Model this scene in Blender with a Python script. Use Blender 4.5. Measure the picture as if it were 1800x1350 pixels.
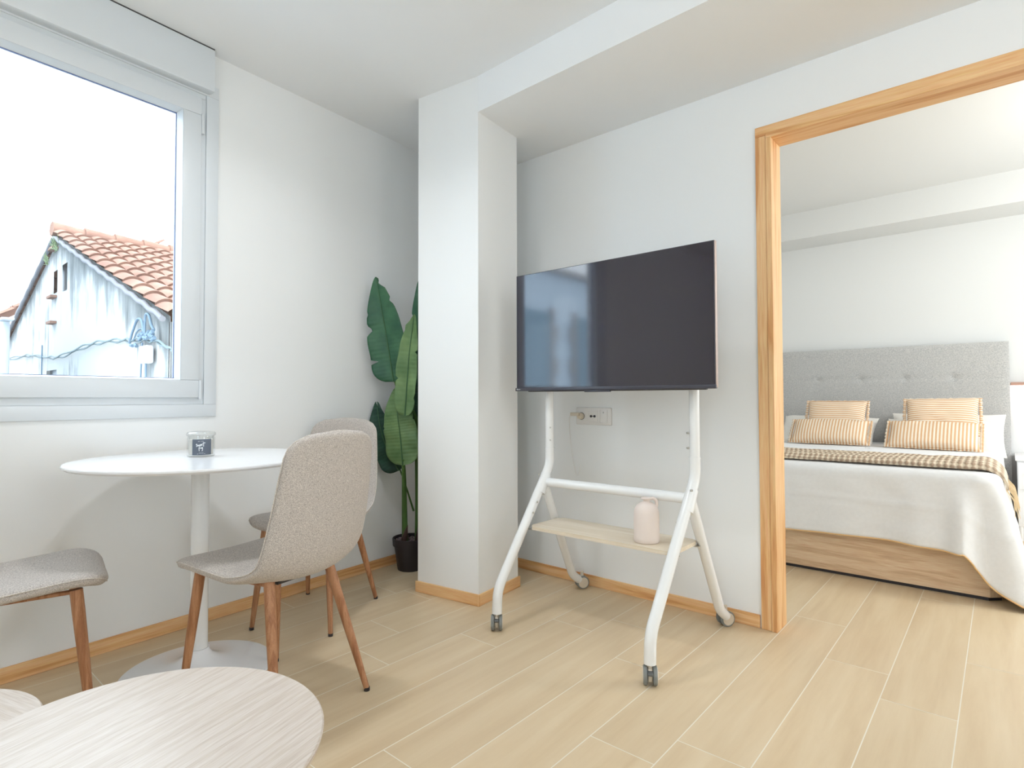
import bpy, bmesh, math, random
from mathutils import Vector, Matrix, noise
random.seed(7)
for o in list(bpy.data.objects): bpy.data.objects.remove(o)
S = bpy.context.scene
COL = S.collection
# ---------------------------------------------------------------- camera
F_PX, PITCH, ROLL, YAW, CAM_H = 1000.33, math.radians(1.447), math.radians(-0.157), math.radians(40.737), 1.0
f0 = Vector((-math.sin(YAW), math.cos(YAW), 0)); r0 = Vector((math.cos(YAW), math.sin(YAW), 0)); u0 = Vector((0, 0, 1))
fw = f0 * math.cos(PITCH) + u0 * math.sin(PITCH); up = u0 * math.cos(PITCH) - f0 * math.sin(PITCH)
Rr = r0 * math.cos(ROLL) + up * math.sin(ROLL); Dn = r0 * math.sin(ROLL) - up * math.cos(ROLL)
cd = bpy.data.cameras.new('camera'); cam = bpy.data.objects.new('camera', cd); COL.objects.link(cam)
m = Matrix.Identity(4)
for i in range(3):
    m[i][0] = Rr[i]; m[i][1] = -Dn[i]; m[i][2] = -fw[i]
m[2][3] = CAM_H
cam.matrix_world = m
cd.sensor_width = 36; cd.lens = F_PX / 1800 * 36; cd.clip_start = 0.02; cd.clip_end = 300
S.camera = cam
# ---------------------------------------------------------------- world, lights, exposure
w = bpy.data.worlds.new('sky'); S.world = w; w.use_nodes = True
bg = w.node_tree.nodes['Background']; bg.inputs[0].default_value = (0.82, 0.92, 1.0, 1); bg.inputs[1].default_value = 5.2
S.view_settings.view_transform = 'Standard'; S.view_settings.look = 'None'
S.view_settings.gamma = 1; S.view_settings.exposure = 0.60; S.view_settings.use_curve_mapping = False
S.cycles.use_denoising = True; S.cycles.max_bounces = 10; S.cycles.diffuse_bounces = 6; S.cycles.glossy_bounces = 4
S.cycles.transmission_bounces = 6; S.cycles.transparent_max_bounces = 8; S.cycles.sample_clamp_indirect = 6
S.cycles.caustics_reflective = False; S.cycles.caustics_refractive = False

def area(name, loc, size, power, color, rot=(0, 0, 0), shape='DISK', sy=None, spread=None):
    l = bpy.data.lights.new(name, 'AREA'); l.shape = shape; l.size = size; l.energy = power; l.color = color
    if sy: l.size_y = sy
    if spread: l.spread = spread
    o = bpy.data.objects.new(name, l); COL.objects.link(o); o.location = loc; o.rotation_euler = rot
    return o
WARM = (1.0, 0.95, 0.87); NEUT = (0.94, 0.965, 1.0); COOL = (0.86, 0.94, 1.0)
def bulb(name, loc, r, power, color):
    l = bpy.data.lights.new(name, 'POINT'); l.energy = power; l.color = color; l.shadow_soft_size = r
    o = bpy.data.objects.new(name, l); COL.objects.link(o); o.location = loc; return o
bulb('living_fill_light', (1.30, -0.30, 2.10), .16, 8, NEUT)  # unseen fill bulb, added to lift the ceiling and walls
bulb('living_fill_light', (-1.15, -1.25, 2.10), .16, 5, NEUT)  # second unseen fill bulb, added to flatten the light on the left
bulb('living_fill_light', (0.95, 1.10, 2.10), .16, 13, NEUT)  # added bulb out of view, evens out pillar side, soffit and back wall
area('floor_fill_light', (-1.70, 0.90, 2.575), 0.22, 5.8, NEUT, spread=math.radians(145))  # unseen downlight, added to brighten the floor by the table
bulb('bedroom_fill_light', (0.9, 4.1, 2.15), .14, 18, WARM)  # unseen bulb, added to light the bedroom
area('bedroom_side_fill', (1.98, 4.3, 1.5), 1.5, 31, COOL, (0, math.radians(90), 0), 'RECTANGLE', 1.4)  # added area light in place of daylight; no window is built here

# ---------------------------------------------------------------- materials
def new_mat(name, col, rough=0.5, metal=0.0, spec=0.5):
    m = bpy.data.materials.new(name); m.use_nodes = True
    b = m.node_tree.nodes['Principled BSDF']
    b.inputs['Base Color'].default_value = (*col, 1); b.inputs['Roughness'].default_value = rough
    b.inputs['Metallic'].default_value = metal; b.inputs['Specular IOR Level'].default_value = spec
    return m
def s2l(r, g, b):
    return tuple(((c / 255 + 0.055) / 1.055) ** 2.4 if c > 10 else c / 255 / 12.92 for c in (r, g, b))
def N(m, t, **kw):
    n = m.node_tree.nodes.new(t)
    for k, v in kw.items():
        if k in n.inputs: n.inputs[k].default_value = v
        else: setattr(n, k, v)
    return n
def L(m, a, b): m.node_tree.links.new(a, b)
def ramp(m, stops):
    n = m.node_tree.nodes.new('ShaderNodeValToRGB'); e = n.color_ramp.elements
    e[0].position = stops[0][0]; e[0].color = (*stops[0][1], 1)
    e[1].position = stops[-1][0]; e[1].color = (*stops[-1][1], 1)
    for p, c in stops[1:-1]:
        x = e.new(p); x.color = (*c, 1)
    return n
def bump(m, sock, strength, dist=0.01):
    b = N(m, 'ShaderNodeBump'); b.inputs['Strength'].default_value = strength; b.inputs['Distance'].default_value = dist
    L(m, sock, b.inputs['Height']); L(m, b.outputs[0], m.node_tree.nodes['Principled BSDF'].inputs['Normal'])

def wall_mat(name, col):
    m = new_mat(name, col, 0.7, spec=0.25)
    tc = N(m, 'ShaderNodeTexCoord'); n = N(m, 'ShaderNodeTexNoise', Scale=140.0, Detail=3.0)
    L(m, tc.outputs['Object'], n.inputs['Vector']); bump(m, n.outputs[0], 0.06, 0.002)
    return m
M = {}
M['wall'] = wall_mat('wall_paint', (0.85, 0.865, 0.865))
M['ceil'] = wall_mat('ceiling_paint', (0.87, 0.885, 0.895))
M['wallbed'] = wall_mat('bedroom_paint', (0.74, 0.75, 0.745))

def wood(name, c1, c2, c3, axis, scale=14, stretch=14, rough=0.45, fine=0.35, wav=0.5):
    """grain runs along the given object axis (0,1,2)"""
    m = new_mat(name, c1, rough, spec=0.35)
    tc = N(m, 'ShaderNodeTexCoord'); mp = N(m, 'ShaderNodeMapping')
    sc = [scale] * 3; sc[axis] = scale / stretch; mp.inputs['Scale'].default_value = sc
    L(m, tc.outputs['Object'], mp.inputs['Vector'])
    n1 = N(m, 'ShaderNodeTexNoise', Scale=1.0, Detail=5.0, Distortion=0.6); L(m, mp.outputs[0], n1.inputs['Vector'])
    wv = N(m, 'ShaderNodeMath', operation='MULTIPLY'); wv.inputs[1].default_value = 26 * wav
    L(m, n1.outputs[0], wv.inputs[0])
    sn = N(m, 'ShaderNodeMath', operation='SINE'); L(m, wv.outputs[0], sn.inputs[0])
    mr = N(m, 'ShaderNodeMapRange'); mr.inputs[1].default_value = -1; mr.inputs[2].default_value = 1
    L(m, sn.outputs[0], mr.inputs[0])
    r = ramp(m, [(0, c2), (0.45, c1), (1, c3)]); L(m, mr.outputs[0], r.inputs[0])
    mp2 = N(m, 'ShaderNodeMapping'); sc = [scale * 14] * 3; sc[axis] = scale * .5; mp2.inputs['Scale'].default_value = sc
    L(m, tc.outputs['Object'], mp2.inputs['Vector'])
    n2 = N(m, 'ShaderNodeTexNoise', Scale=1.0, Detail=2.0); L(m, mp2.outputs[0], n2.inputs['Vector'])
    mx = N(m, 'ShaderNodeMix', data_type='RGBA', blend_type='OVERLAY'); mx.inputs[0].default_value = fine
    L(m, r.outputs[0], mx.inputs[6]); L(m, n2.outputs[0], mx.inputs[7])
    L(m, mx.outputs[2], m.node_tree.nodes['Principled BSDF'].inputs['Base Color'])
    bump(m, n2.outputs[0], 0.05, 0.002)
    return m
PC = (s2l(226, 178, 124), s2l(208, 150, 96), s2l(234, 192, 142))
M['pineX'] = wood('pine_x', *PC, 0, 20, 16, wav=.55)
M['pineY'] = wood('pine_y', *PC, 1, 20, 16, wav=.55)
M['pineZ'] = wood('pine_z', *PC, 2, 20, 16, wav=.55)
LC = (s2l(166, 118, 84), s2l(150, 102, 70), s2l(178, 131, 96))
M['leg'] = wood('beech_leg', *LC, 2, 70, 14, wav=.5, rough=.45)
OC = (s2l(202, 191, 181), s2l(196, 184, 172), s2l(206, 196, 187))
M['coffee'] = wood('pale_oak_top', *OC, 1, 44, 30, wav=1.2, rough=.33, fine=.3)
M['coffee2'] = wood('pale_oak_top_cross', *OC, 0, 44, 30, wav=1.2, rough=.33, fine=.3)
M['shelf'] = wood('birch_shelf', s2l(228, 217, 199), s2l(219, 206, 185), s2l(233, 223, 207), 0, 14, 12, wav=.4, rough=.5)
BC = (s2l(220, 190, 156), s2l(208, 176, 142), s2l(226, 200, 168))
M['bedwood'] = wood('bed_oak', *BC, 0, 26, 12, wav=.7, rough=.5, fine=.5)
M['white_metal'] = new_mat('white_metal', (0.82, 0.83, 0.83), 0.22)
M['white_lacquer'] = new_mat('white_lacquer', (0.84, 0.85, 0.87), 0.18)
M['upvc'] = new_mat('white_upvc', (0.70, 0.74, 0.77), 0.3)
M['white_plastic'] = new_mat('white_plastic', (0.80, 0.785, 0.765), 0.35)
M['gasket'] = new_mat('blue_grey_gasket', s2l(110, 125, 165), 0.6)
M['grout'] = new_mat('grout', s2l(236, 230, 216), 0.8)
M['grey_rubber'] = new_mat('grey_rubber', s2l(128, 132, 130), 0.55)
M['dark_grey'] = new_mat('dark_grey', s2l(90, 92, 92), 0.5)
M['black'] = new_mat('black_plastic', s2l(40, 38, 44), 0.4)
M['dark_plastic'] = new_mat('bezel_plastic', s2l(62, 62, 72), 0.35)
M['steel'] = new_mat('steel', (0.55, 0.55, 0.53), 0.3, 1.0)
M['silver'] = new_mat('silver_side', s2l(190, 172, 165), 0.4, .3)
M['beige_plastic'] = new_mat('beige_plastic', s2l(212, 200, 182), 0.45)
M['screen'] = new_mat('screen_glass', s2l(26, 18, 36), 0.06, spec=.48)
M['screen'].node_tree.nodes['Principled BSDF'].inputs['IOR'].default_value = 1.8
M['jug'] = new_mat('pink_ceramic', s2l(228, 215, 207), 0.55)
M['black_pot'] = new_mat('pot_plastic', s2l(34, 28, 34), 0.5)
M['pale'] = new_mat('pale_print', (0.75, 0.78, 0.8), 0.5)
M['wax'] = new_mat('wax', s2l(232, 226, 216), 0.5)
M['label'] = new_mat('label_grey', s2l(88, 96, 108), 0.6)
M['brown_metal'] = new_mat('brown_metal', s2l(186, 150, 135), 0.4)
M['sheet'] = None

def fabric(name, ca, cb, scale, stretch=(1, 1, 1), rough=0.95, bstr=0.25):
    m = new_mat(name, ca, rough, spec=0.15)
    tc = N(m, 'ShaderNodeTexCoord'); mp = N(m, 'ShaderNodeMapping'); mp.inputs['Scale'].default_value = stretch
    L(m, tc.outputs['Object'], mp.inputs['Vector'])
    n = N(m, 'ShaderNodeTexNoise', Scale=scale, Detail=3.0); L(m, mp.outputs[0], n.inputs['Vector'])
    r = ramp(m, [(0.38, cb), (0.62, ca)]); L(m, n.outputs[0], r.inputs[0])
    L(m, r.outputs[0], m.node_tree.nodes['Principled BSDF'].inputs['Base Color'])
    bump(m, n.outputs[0], bstr, 0.003)
    m.node_tree.nodes['Principled BSDF'].inputs['Sheen Weight'].default_value = 0.15
    return m
M['chair_fabric'] = fabric('heather_grey', s2l(208, 201, 194), s2l(162, 155, 150), 330, (1, 1, 1.8))
M['piping'] = fabric('pale_piping', s2l(214, 208, 200), s2l(186, 178, 170), 300)
M['headboard'] = fabric('grey_weave', s2l(200, 199, 196), s2l(166, 167, 168), 150, (1, 1, 2.2))
M['sheet'] = fabric('white_cotton', (0.80, 0.81, 0.82), (0.78, 0.79, 0.80), 60, bstr=.05)
M['hem'] = new_mat('orange_hem', s2l(226, 186, 134), .8)
M['pillow'] = fabric('ivory_cotton', (0.83, 0.81, 0.77), (0.80, 0.78, 0.74), 60, bstr=.05)

def stripes(name, axis, freq, ca, cb, pos=.5):
    m = new_mat(name, ca, 0.9, spec=0.15)
    tc = N(m, 'ShaderNodeTexCoord'); sp = N(m, 'ShaderNodeSeparateXYZ'); L(m, tc.outputs['Object'], sp.inputs[0])
    mu = N(m, 'ShaderNodeMath', operation='MULTIPLY'); mu.inputs[1].default_value = freq * 2 * math.pi
    L(m, sp.outputs[axis], mu.inputs[0])
    sn = N(m, 'ShaderNodeMath', operation='SINE'); L(m, mu.outputs[0], sn.inputs[0])
    mr = N(m, 'ShaderNodeMapRange'); mr.inputs[1].default_value = -1; mr.inputs[2].default_value = 1; L(m, sn.outputs[0], mr.inputs[0])
    r = ramp(m, [(pos - .1, ca), (pos + .1, cb)]); L(m, mr.outputs[0], r.inputs[0])
    L(m, r.outputs[0], m.node_tree.nodes['Principled BSDF'].inputs['Base Color'])
    return m
IV = s2l(238, 226, 208); TN = s2l(216, 174, 134)
M['stripe_v'] = stripes('vertical_stripes', 0, 48, IV, TN)
M['stripe_h'] = stripes('horizontal_stripes', 1, 58, IV, TN)

def leaf_mat(name, ca, cb, rough=.45):
    m = new_mat(name, ca, rough, spec=0.4)
    tc = N(m, 'ShaderNodeTexCoord'); n = N(m, 'ShaderNodeTexNoise', Scale=9.0, Detail=3.0); L(m, tc.outputs['Object'], n.inputs['Vector'])
    r = ramp(m, [(0.35, ca), (0.7, cb)]); L(m, n.outputs[0], r.inputs[0])
    uv = N(m, 'ShaderNodeUVMap'); sp = N(m, 'ShaderNodeSeparateXYZ'); L(m, uv.outputs[0], sp.inputs[0])
    mu = N(m, 'ShaderNodeMath', operation='MULTIPLY'); mu.inputs[1].default_value = 150; L(m, sp.outputs[1], mu.inputs[0])
    sn = N(m, 'ShaderNodeMath', operation='SINE'); L(m, mu.outputs[0], sn.inputs[0])
    L(m, r.outputs[0], m.node_tree.nodes['Principled BSDF'].inputs['Base Color'])
    bump(m, sn.outputs[0], .25, 0.002)
    return m
M['leaf'] = leaf_mat('leaf_green', s2l(38, 84, 62), s2l(66, 112, 80))
M['leaf_light'] = leaf_mat('leaf_light_green', s2l(86, 120, 76), s2l(120, 150, 100))
M['leaf_dark'] = leaf_mat('leaf_dark_green', s2l(20, 52, 44), s2l(40, 80, 62))
M['leaf_vein'] = new_mat('vein', s2l(60, 98, 62), .5)
M['stem'] = wood('stem_green', s2l(86, 122, 60), s2l(66, 98, 48), s2l(112, 134, 74), 2, 30, 30, wav=.3)
M['bract'] = wood('bract_brown', s2l(84, 60, 48), s2l(60, 42, 40), s2l(104, 84, 50), 2, 30, 30, wav=.3)

def glass_mat(name, tint=(1, 1, 1), refl=1.0):
    m = bpy.data.materials.new(name); m.use_nodes = True; nt = m.node_tree; nt.nodes.clear()
    out = nt.nodes.new('ShaderNodeOutputMaterial'); mx = nt.nodes.new('ShaderNodeMixShader')
    tr = nt.nodes.new('ShaderNodeBsdfTransparent'); tr.inputs[0].default_value = (*tint, 1)
    gl = nt.nodes.new('ShaderNodeBsdfGlossy'); gl.inputs['Roughness'].default_value = 0.02
    fr = nt.nodes.new('ShaderNodeLayerWeight'); fr.inputs[0].default_value = 0.5     # Schlick, same from both sides
    pw = nt.nodes.new('ShaderNodeMath'); pw.operation = 'POWER'; pw.inputs[1].default_value = 5
    mu = nt.nodes.new('ShaderNodeMath'); mu.operation = 'MULTIPLY_ADD'; mu.inputs[1].default_value = .9; mu.inputs[2].default_value = .04 * refl
    nt.links.new(fr.outputs['Facing'], pw.inputs[0]); nt.links.new(pw.outputs[0], mu.inputs[0]); nt.links.new(mu.outputs[0], mx.inputs[0])
    nt.links.new(tr.outputs[0], mx.inputs[1]); nt.links.new(gl.outputs[0], mx.inputs[2]); nt.links.new(mx.outputs[0], out.inputs[0])
    return m
M['pane'] = glass_mat('window_glass', (0.97, 0.98, 0.985))
M['jar_glass'] = glass_mat('jar_glass', (0.95, 0.96, 0.96), 2.2)
def emit(name, col, s):
    m = new_mat(name, col, .5); b = m.node_tree.nodes['Principled BSDF']
    b.inputs['Emission Color'].default_value = (*col, 1); b.inputs['Emission Strength'].default_value = s
    return m
M['led'] = emit('led', (1.0, 0.80, 0.72), 9)
M['lamp_glow'] = emit('lamp_diffuser', (1.0, 0.93, 0.85), 3)

# ---------------------------------------------------------------- mesh helpers
def smooth(o, ang=40):
    for p in o.data.polygons: p.use_smooth = True
    md = o.modifiers.new('es', 'EDGE_SPLIT'); md.split_angle = math.radians(ang)
def link(name, bm, mat, parent=None, sm=None, mats=None):
    me = bpy.data.meshes.new(name); bm.normal_update(); bm.to_mesh(me); bm.free()
    o = bpy.data.objects.new(name, me); COL.objects.link(o)
    if mats:
        for x in mats: me.materials.append(x)
    elif mat: me.materials.append(mat)
    if parent: o.parent = parent
    if sm is not None: smooth(o, sm)
    return o
def tag(o, label=None, cat=None, group=None, kind=None):
    if label: o['label'] = label
    if cat: o['category'] = cat
    if group: o['group'] = group
    if kind: o['kind'] = kind
    return o
def empty(name, loc=(0, 0, 0), rz=0):
    o = bpy.data.objects.new(name, None); COL.objects.link(o); o.location = loc; o.rotation_euler = (0, 0, rz)
    o.empty_display_size = .1
    return o
def box(bm, x0, x1, y0, y1, z0, z1, bev=0, T=None, seg=2):
    vs = [bm.verts.new((x, y, z)) for x in (x0, x1) for y in (y0, y1) for z in (z0, z1)]
    fs = [bm.faces.new([vs[i] for i in q]) for q in ((0, 1, 3, 2), (4, 6, 7, 5), (0, 4, 5, 1), (2, 3, 7, 6), (0, 2, 6, 4), (1, 5, 7, 3))]
    if bev:
        es = list({e for f in fs for e in f.edges})
        r = bmesh.ops.bevel(bm, geom=es, offset=bev, segments=seg, affect='EDGES', profile=.5)
        vs = list({v for f in r['faces'] for v in f.verts} | {v for v in vs if v.is_valid})
    if T is not None:
        for v in vs: v.co = T @ v.co
    return vs
def boxobj(name, b, mat, parent=None, bev=0, T=None, sm=None):
    bm = bmesh.new(); box(bm, *b, bev=bev, T=T)
    return link(name, bm, mat, parent, sm)
def tube(bm, pts, rad, n=12, cap=True, flat=None):
    """pts list of Vector, rad scalar or list"""
    pts = [Vector(p) for p in pts]; R = rad if isinstance(rad, (list, tuple)) else [rad] * len(pts)
    rings = []; t0 = (pts[1] - pts[0]).normalized()
    a = t0.orthogonal().normalized()
    for i, p in enumerate(pts):
        t = (pts[min(i + 1, len(pts) - 1)] - pts[max(i - 1, 0)]).normalized()
        a = (a - t * a.dot(t)).normalized(); b = t.cross(a)
        rings.append([bm.verts.new(p + (a * math.cos(k * 2 * math.pi / n) + b * math.sin(k * 2 * math.pi / n)) * R[i]) for k in range(n)])
    for A, B in zip(rings, rings[1:]):
        for k in range(n): bm.faces.new((A[k], A[(k + 1) % n], B[(k + 1) % n], B[k]))
    if cap:
        bm.faces.new(list(reversed(rings[0]))); bm.faces.new(rings[-1])
    return rings
def smoothpath(pts, sub=6):
    """Catmull-Rom"""
    P = [Vector(p) for p in pts]; out = []
    for i in range(len(P) - 1):
        a = P[max(i - 1, 0)]; b = P[i]; c = P[i + 1]; d = P[min(i + 2, len(P) - 1)]
        for k in range(sub):
            t = k / sub
            out.append(0.5 * ((2 * b) + (c - a) * t + (2 * a - 5 * b + 4 * c - d) * t * t + (3 * b - a - 3 * c + d) * t ** 3))
    out.append(P[-1]); return out
def bendpath(pts, r=.05, seg=6):
    """straight runs with rounded corners"""
    P = [Vector(p) for p in pts]; out = [P[0]]
    for i in range(1, len(P) - 1):
        a = (P[i - 1] - P[i]); b = (P[i + 1] - P[i]); rr = min(r, a.length * .45, b.length * .45)
        A = P[i] + a.normalized() * rr; B = P[i] + b.normalized() * rr
        for k in range(seg + 1):
            t = k / seg; out.append((1 - t) ** 2 * A + 2 * t * (1 - t) * P[i] + t * t * B)
    out.append(P[-1]); return out
def lathe(bm, prof, n=40, c=(0, 0, 0)):
    """prof list of (r,z); r=0 closes"""
    rings = []
    for r, z in prof:
        if r < 1e-6: rings.append([bm.verts.new((c[0], c[1], c[2] + z))])
        else: rings.append([bm.verts.new((c[0] + r * math.cos(k * 2 * math.pi / n), c[1] + r * math.sin(k * 2 * math.pi / n), c[2] + z)) for k in range(n)])
    for A, B in zip(rings, rings[1:]):
        for k in range(n):
            k2 = (k + 1) % n
            if len(A) == 1 and len(B) == 1: continue
            if len(A) == 1: bm.faces.new((A[0], B[k2], B[k]))
            elif len(B) == 1: bm.faces.new((A[k], A[k2], B[0]))
            else: bm.faces.new((A[k], A[k2], B[k2], B[k]))
    bmesh.ops.recalc_face_normals(bm, faces=bm.faces)
def tubeobj(name, pts, rad, mat, parent=None, n=12, sm=50):
    bm = bmesh.new(); tube(bm, pts, rad, n); return link(name, bm, mat, parent, sm)
def struct(o): o['kind'] = 'structure'; return o
def copy_tree(o, parent=None):
    c = o.copy(); COL.objects.link(c); c.parent = parent
    for ch in list(o.children): copy_tree(ch, c)
    return c

# ================================================================ SETTING
XR, YF, YB, ZC = 1.9, -2.9, 2.60, 2.59          # right wall, wall behind the camera, back wall, ceiling
P0 = Vector((-2.677, .358, 0)); DL = Vector((-.0703, .9975, 0)); NO = Vector((-.9975, -.0703, 0))   # window wall: origin, along, outward
def TW(off=0.0):
    """frame of the window wall: local x = along, y = into the room, z = up; y=0 lies 'off' outside P0"""
    o = P0 + NO * off; I = -NO
    return Matrix(((DL.x, I.x, 0, o.x), (DL.y, I.y, 0, o.y), (0, 0, 1, 0), (0, 0, 0, 1)))
TL = TW(.010)
# floor: planks laid along Y with staggered joints, grout between
PW, X0 = 0.2054, -0.122
bm = bmesh.new(); tone = bm.loops.layers.float_color.new('tone')
base = [bm.verts.new(v) for v in ((-3.4, YF - .1, -.0004), (XR + .4, YF - .1, -.0004), (XR + .4, 5.9, -.0004), (-3.4, 5.9, -.0004))]
f = bm.faces.new(base); f.material_index = 1
known = {0: 2.76, -1: 2.248, -2: 2.458, -3: 1.593, -4: 1.447, -5: 1.94, -6: 2.262, -7: 2.092, -8: 1.711, -9: 1.336, -11: 1.90}
g = .0016
for k in range(-16, 10):
    xa = X0 + k * PW; xb = xa + PW
    ys = known.get(k, random.uniform(0, 1.25)); y = ys - 1.255 * 5
    while y < 5.9:
        y2 = y + 1.255
        a = max(y + g, YF - .1); b = min(y2 - g, 5.9)
        if b > a:
            vs = [bm.verts.new(v) for v in ((xa + g, a, 0), (xb - g, a, 0), (xb - g, b, 0), (xa + g, b, 0))]
            f = bm.faces.new(vs); t = random.random(); u = random.random()
            for l in f.loops: l[tone] = (t, u, 0, 1)
        y = y2
mf = new_mat('oak_look_plank', s2l(214, 193, 163), .38, spec=.4)
at = N(mf, 'ShaderNodeAttribute', attribute_name='tone'); sx = N(mf, 'ShaderNodeSeparateXYZ'); L(mf, at.outputs['Vector'], sx.inputs[0])
tc = N(mf, 'ShaderNodeTexCoord'); mp = N(mf, 'ShaderNodeMapping'); mp.inputs['Scale'].default_value = (16, 1.3, 1)
cb = N(mf, 'ShaderNodeCombineXYZ'); mu = N(mf, 'ShaderNodeMath', operation='MULTIPLY'); mu.inputs[1].default_value = 37
L(mf, sx.outputs[1], mu.inputs[0]); L(mf, mu.outputs[0], cb.inputs[1]); L(mf, mu.outputs[0], cb.inputs[2])
L(mf, tc.outputs['Object'], mp.inputs['Vector']); L(mf, cb.outputs[0], mp.inputs['Location'])
n1 = N(mf, 'ShaderNodeTexNoise', Scale=1.0, Detail=6.0, Distortion=.25, Roughness=.6); L(mf, mp.outputs[0], n1.inputs['Vector'])
r1 = ramp(mf, [(.3, s2l(206, 183, 149)), (.5, s2l(214, 193, 160)), (.7, s2l(220, 201, 170))]); L(mf, n1.outputs[0], r1.inputs[0])
hs = N(mf, 'ShaderNodeHueSaturation'); mr = N(mf, 'ShaderNodeMapRange'); mr.inputs[3].default_value = .975; mr.inputs[4].default_value = 1.025
L(mf, sx.outputs[0], mr.inputs[0]); L(mf, mr.outputs[0], hs.inputs['Value']); L(mf, r1.outputs[0], hs.inputs['Color'])
L(mf, hs.outputs[0], mf.node_tree.nodes['Principled BSDF'].inputs['Base Color'])
bump(mf, n1.outputs[0], .04, .002)
struct(link('floor', bm, None, mats=[mf, M['grout']]))

# walls
def wall(name, b, mat, T=None): return struct(boxobj(name, b, mat, T=T))
WS0, WS1, WZ0, WZ1 = -.41, .672, .985, 2.395          # window hole in the window wall
bm = bmesh.new()
for b in ((-3.4, WS0, -.15, 0, 0, 2.75), (WS1, 2.30, -.15, 0, 0, 2.75), (WS0, WS1, -.15, 0, 0, WZ0), (WS0, WS1, -.15, 0, WZ1, 2.75)): box(bm, *b, T=TL)
struct(link('wall_left', bm, M['wall']))
DX0, DX1, DZ = -.765, .62, 2.155                      # rough opening to the bedroom
bm = bmesh.new()
for b in ((-3.2, DX0, YB, 2.71, 0, 2.75), (DX1, XR + .2, YB, 2.71, 0, 2.75), (DX0, DX1, YB, 2.71, DZ, 2.75)): box(bm, *b)
struct(link('wall_back', bm, M['wall']))
wall('wall_right', (XR, XR + .12, YF - .1, YB, 0, 2.75), M['wall'])
bm = bmesh.new()
for b in ((-3.0, .4, YF - .12, YF, 0, 2.75), (1.5, XR, YF - .12, YF, 0, 2.75), (.4, 1.5, YF - .12, YF, 0, .25), (.4, 1.5, YF - .12, YF, 2.35, 2.75)): box(bm, *b)
struct(link('wall_front', bm, M['wall']))
w2 = struct(empty('added_window', (.95, YF, .25)))  # unseen window, added to let in soft fill daylight
bm = bmesh.new()
for b in ((-.55, .55, -.09, -.03, 0, .07), (-.55, .55, -.09, -.03, 2.03, 2.10), (-.55, -.48, -.09, -.03, .07, 2.03), (.48, .55, -.09, -.03, .07, 2.03)): box(bm, *b)
link('window_frame', bm, M['upvc'], w2)
boxobj('pane', (-.48, .48, -.065, -.06, .07, 2.03), M['pane'], w2)
wall('ceiling', (-3.1, XR, YF, YB, ZC, ZC + .12), M['ceil'])
# pillar, slightly turned against the wall, and the beam it carries
PA = Vector((-1.931, 1.991)); PB = Vector((-2.318, 1.938)); PCc = Vector((-1.969, 2.33)); PD = PB + (PCc - PA)
def prism(bm, poly, z0, z1):
    lo = [bm.verts.new((p[0], p[1], z0)) for p in poly]; hi = [bm.verts.new((p[0], p[1], z1)) for p in poly]; n = len(poly)
    for i in range(n): bm.faces.new((lo[i], lo[(i + 1) % n], hi[(i + 1) % n], hi[i]))
    bm.faces.new(list(reversed(lo))); bm.faces.new(hi)
    bmesh.ops.recalc_face_normals(bm, faces=bm.faces)
bm = bmesh.new(); prism(bm, [PB, PA, PCc, PD], 0, ZC); struct(link('wall_pillar', bm, M['wall']))
bm = bmesh.new(); prism(bm, [PB + Vector((.01, .004)), PA, (XR, 1.90), (XR, YB + .02), (-2.30, YB + .02)], 2.412, ZC + .02)
struct(link('ceiling_beam', bm, M['ceil']))
# bedroom shell
YW = 5.72
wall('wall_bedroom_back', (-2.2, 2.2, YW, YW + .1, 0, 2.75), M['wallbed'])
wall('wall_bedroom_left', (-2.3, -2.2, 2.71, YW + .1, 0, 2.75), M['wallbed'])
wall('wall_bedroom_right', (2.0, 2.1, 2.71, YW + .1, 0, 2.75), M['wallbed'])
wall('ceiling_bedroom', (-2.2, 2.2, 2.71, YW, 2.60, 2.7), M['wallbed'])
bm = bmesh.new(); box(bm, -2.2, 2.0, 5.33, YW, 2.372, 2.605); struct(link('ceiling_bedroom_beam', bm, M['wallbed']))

# baseboards
def bb(name, a, b, nrm, mat, h=.056, t=.010, ext=0):
    a = Vector((*a, 0)); b = Vector((*b, 0)); d = (b - a).normalized(); n = Vector((*nrm, 0)).normalized(); ln = (b - a).length
    T = Matrix(((d.x, n.x, 0, a.x), (d.y, n.y, 0, a.y), (0, 0, 1, 0), (0, 0, 0, 1)))
    bm = bmesh.new(); box(bm, -ext, ln + ext, 0, t, 0, h, bev=.0025)
    o = link(name, bm, mat); o.matrix_world = T; return struct(o)
a = P0 + NO * .01
bb('baseboard_left', (a + DL * -3.2)[:2], (a + DL * 2.24)[:2], -NO.xy, M['pineX'])
bb('baseboard_back', (-2.83, YB), (-.815, YB), (0, -1), M['pineX'])
nf = Vector(((PA - PB).y, -(PA - PB).x)); nr = Vector(((PCc - PA).y, -(PCc - PA).x))
bb('baseboard_pillar_front', PB, PA, nf, M['pineX'], ext=.010)
bb('baseboard_pillar_side', PA, PCc, nr, M['pineX'], ext=.010)

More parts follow.
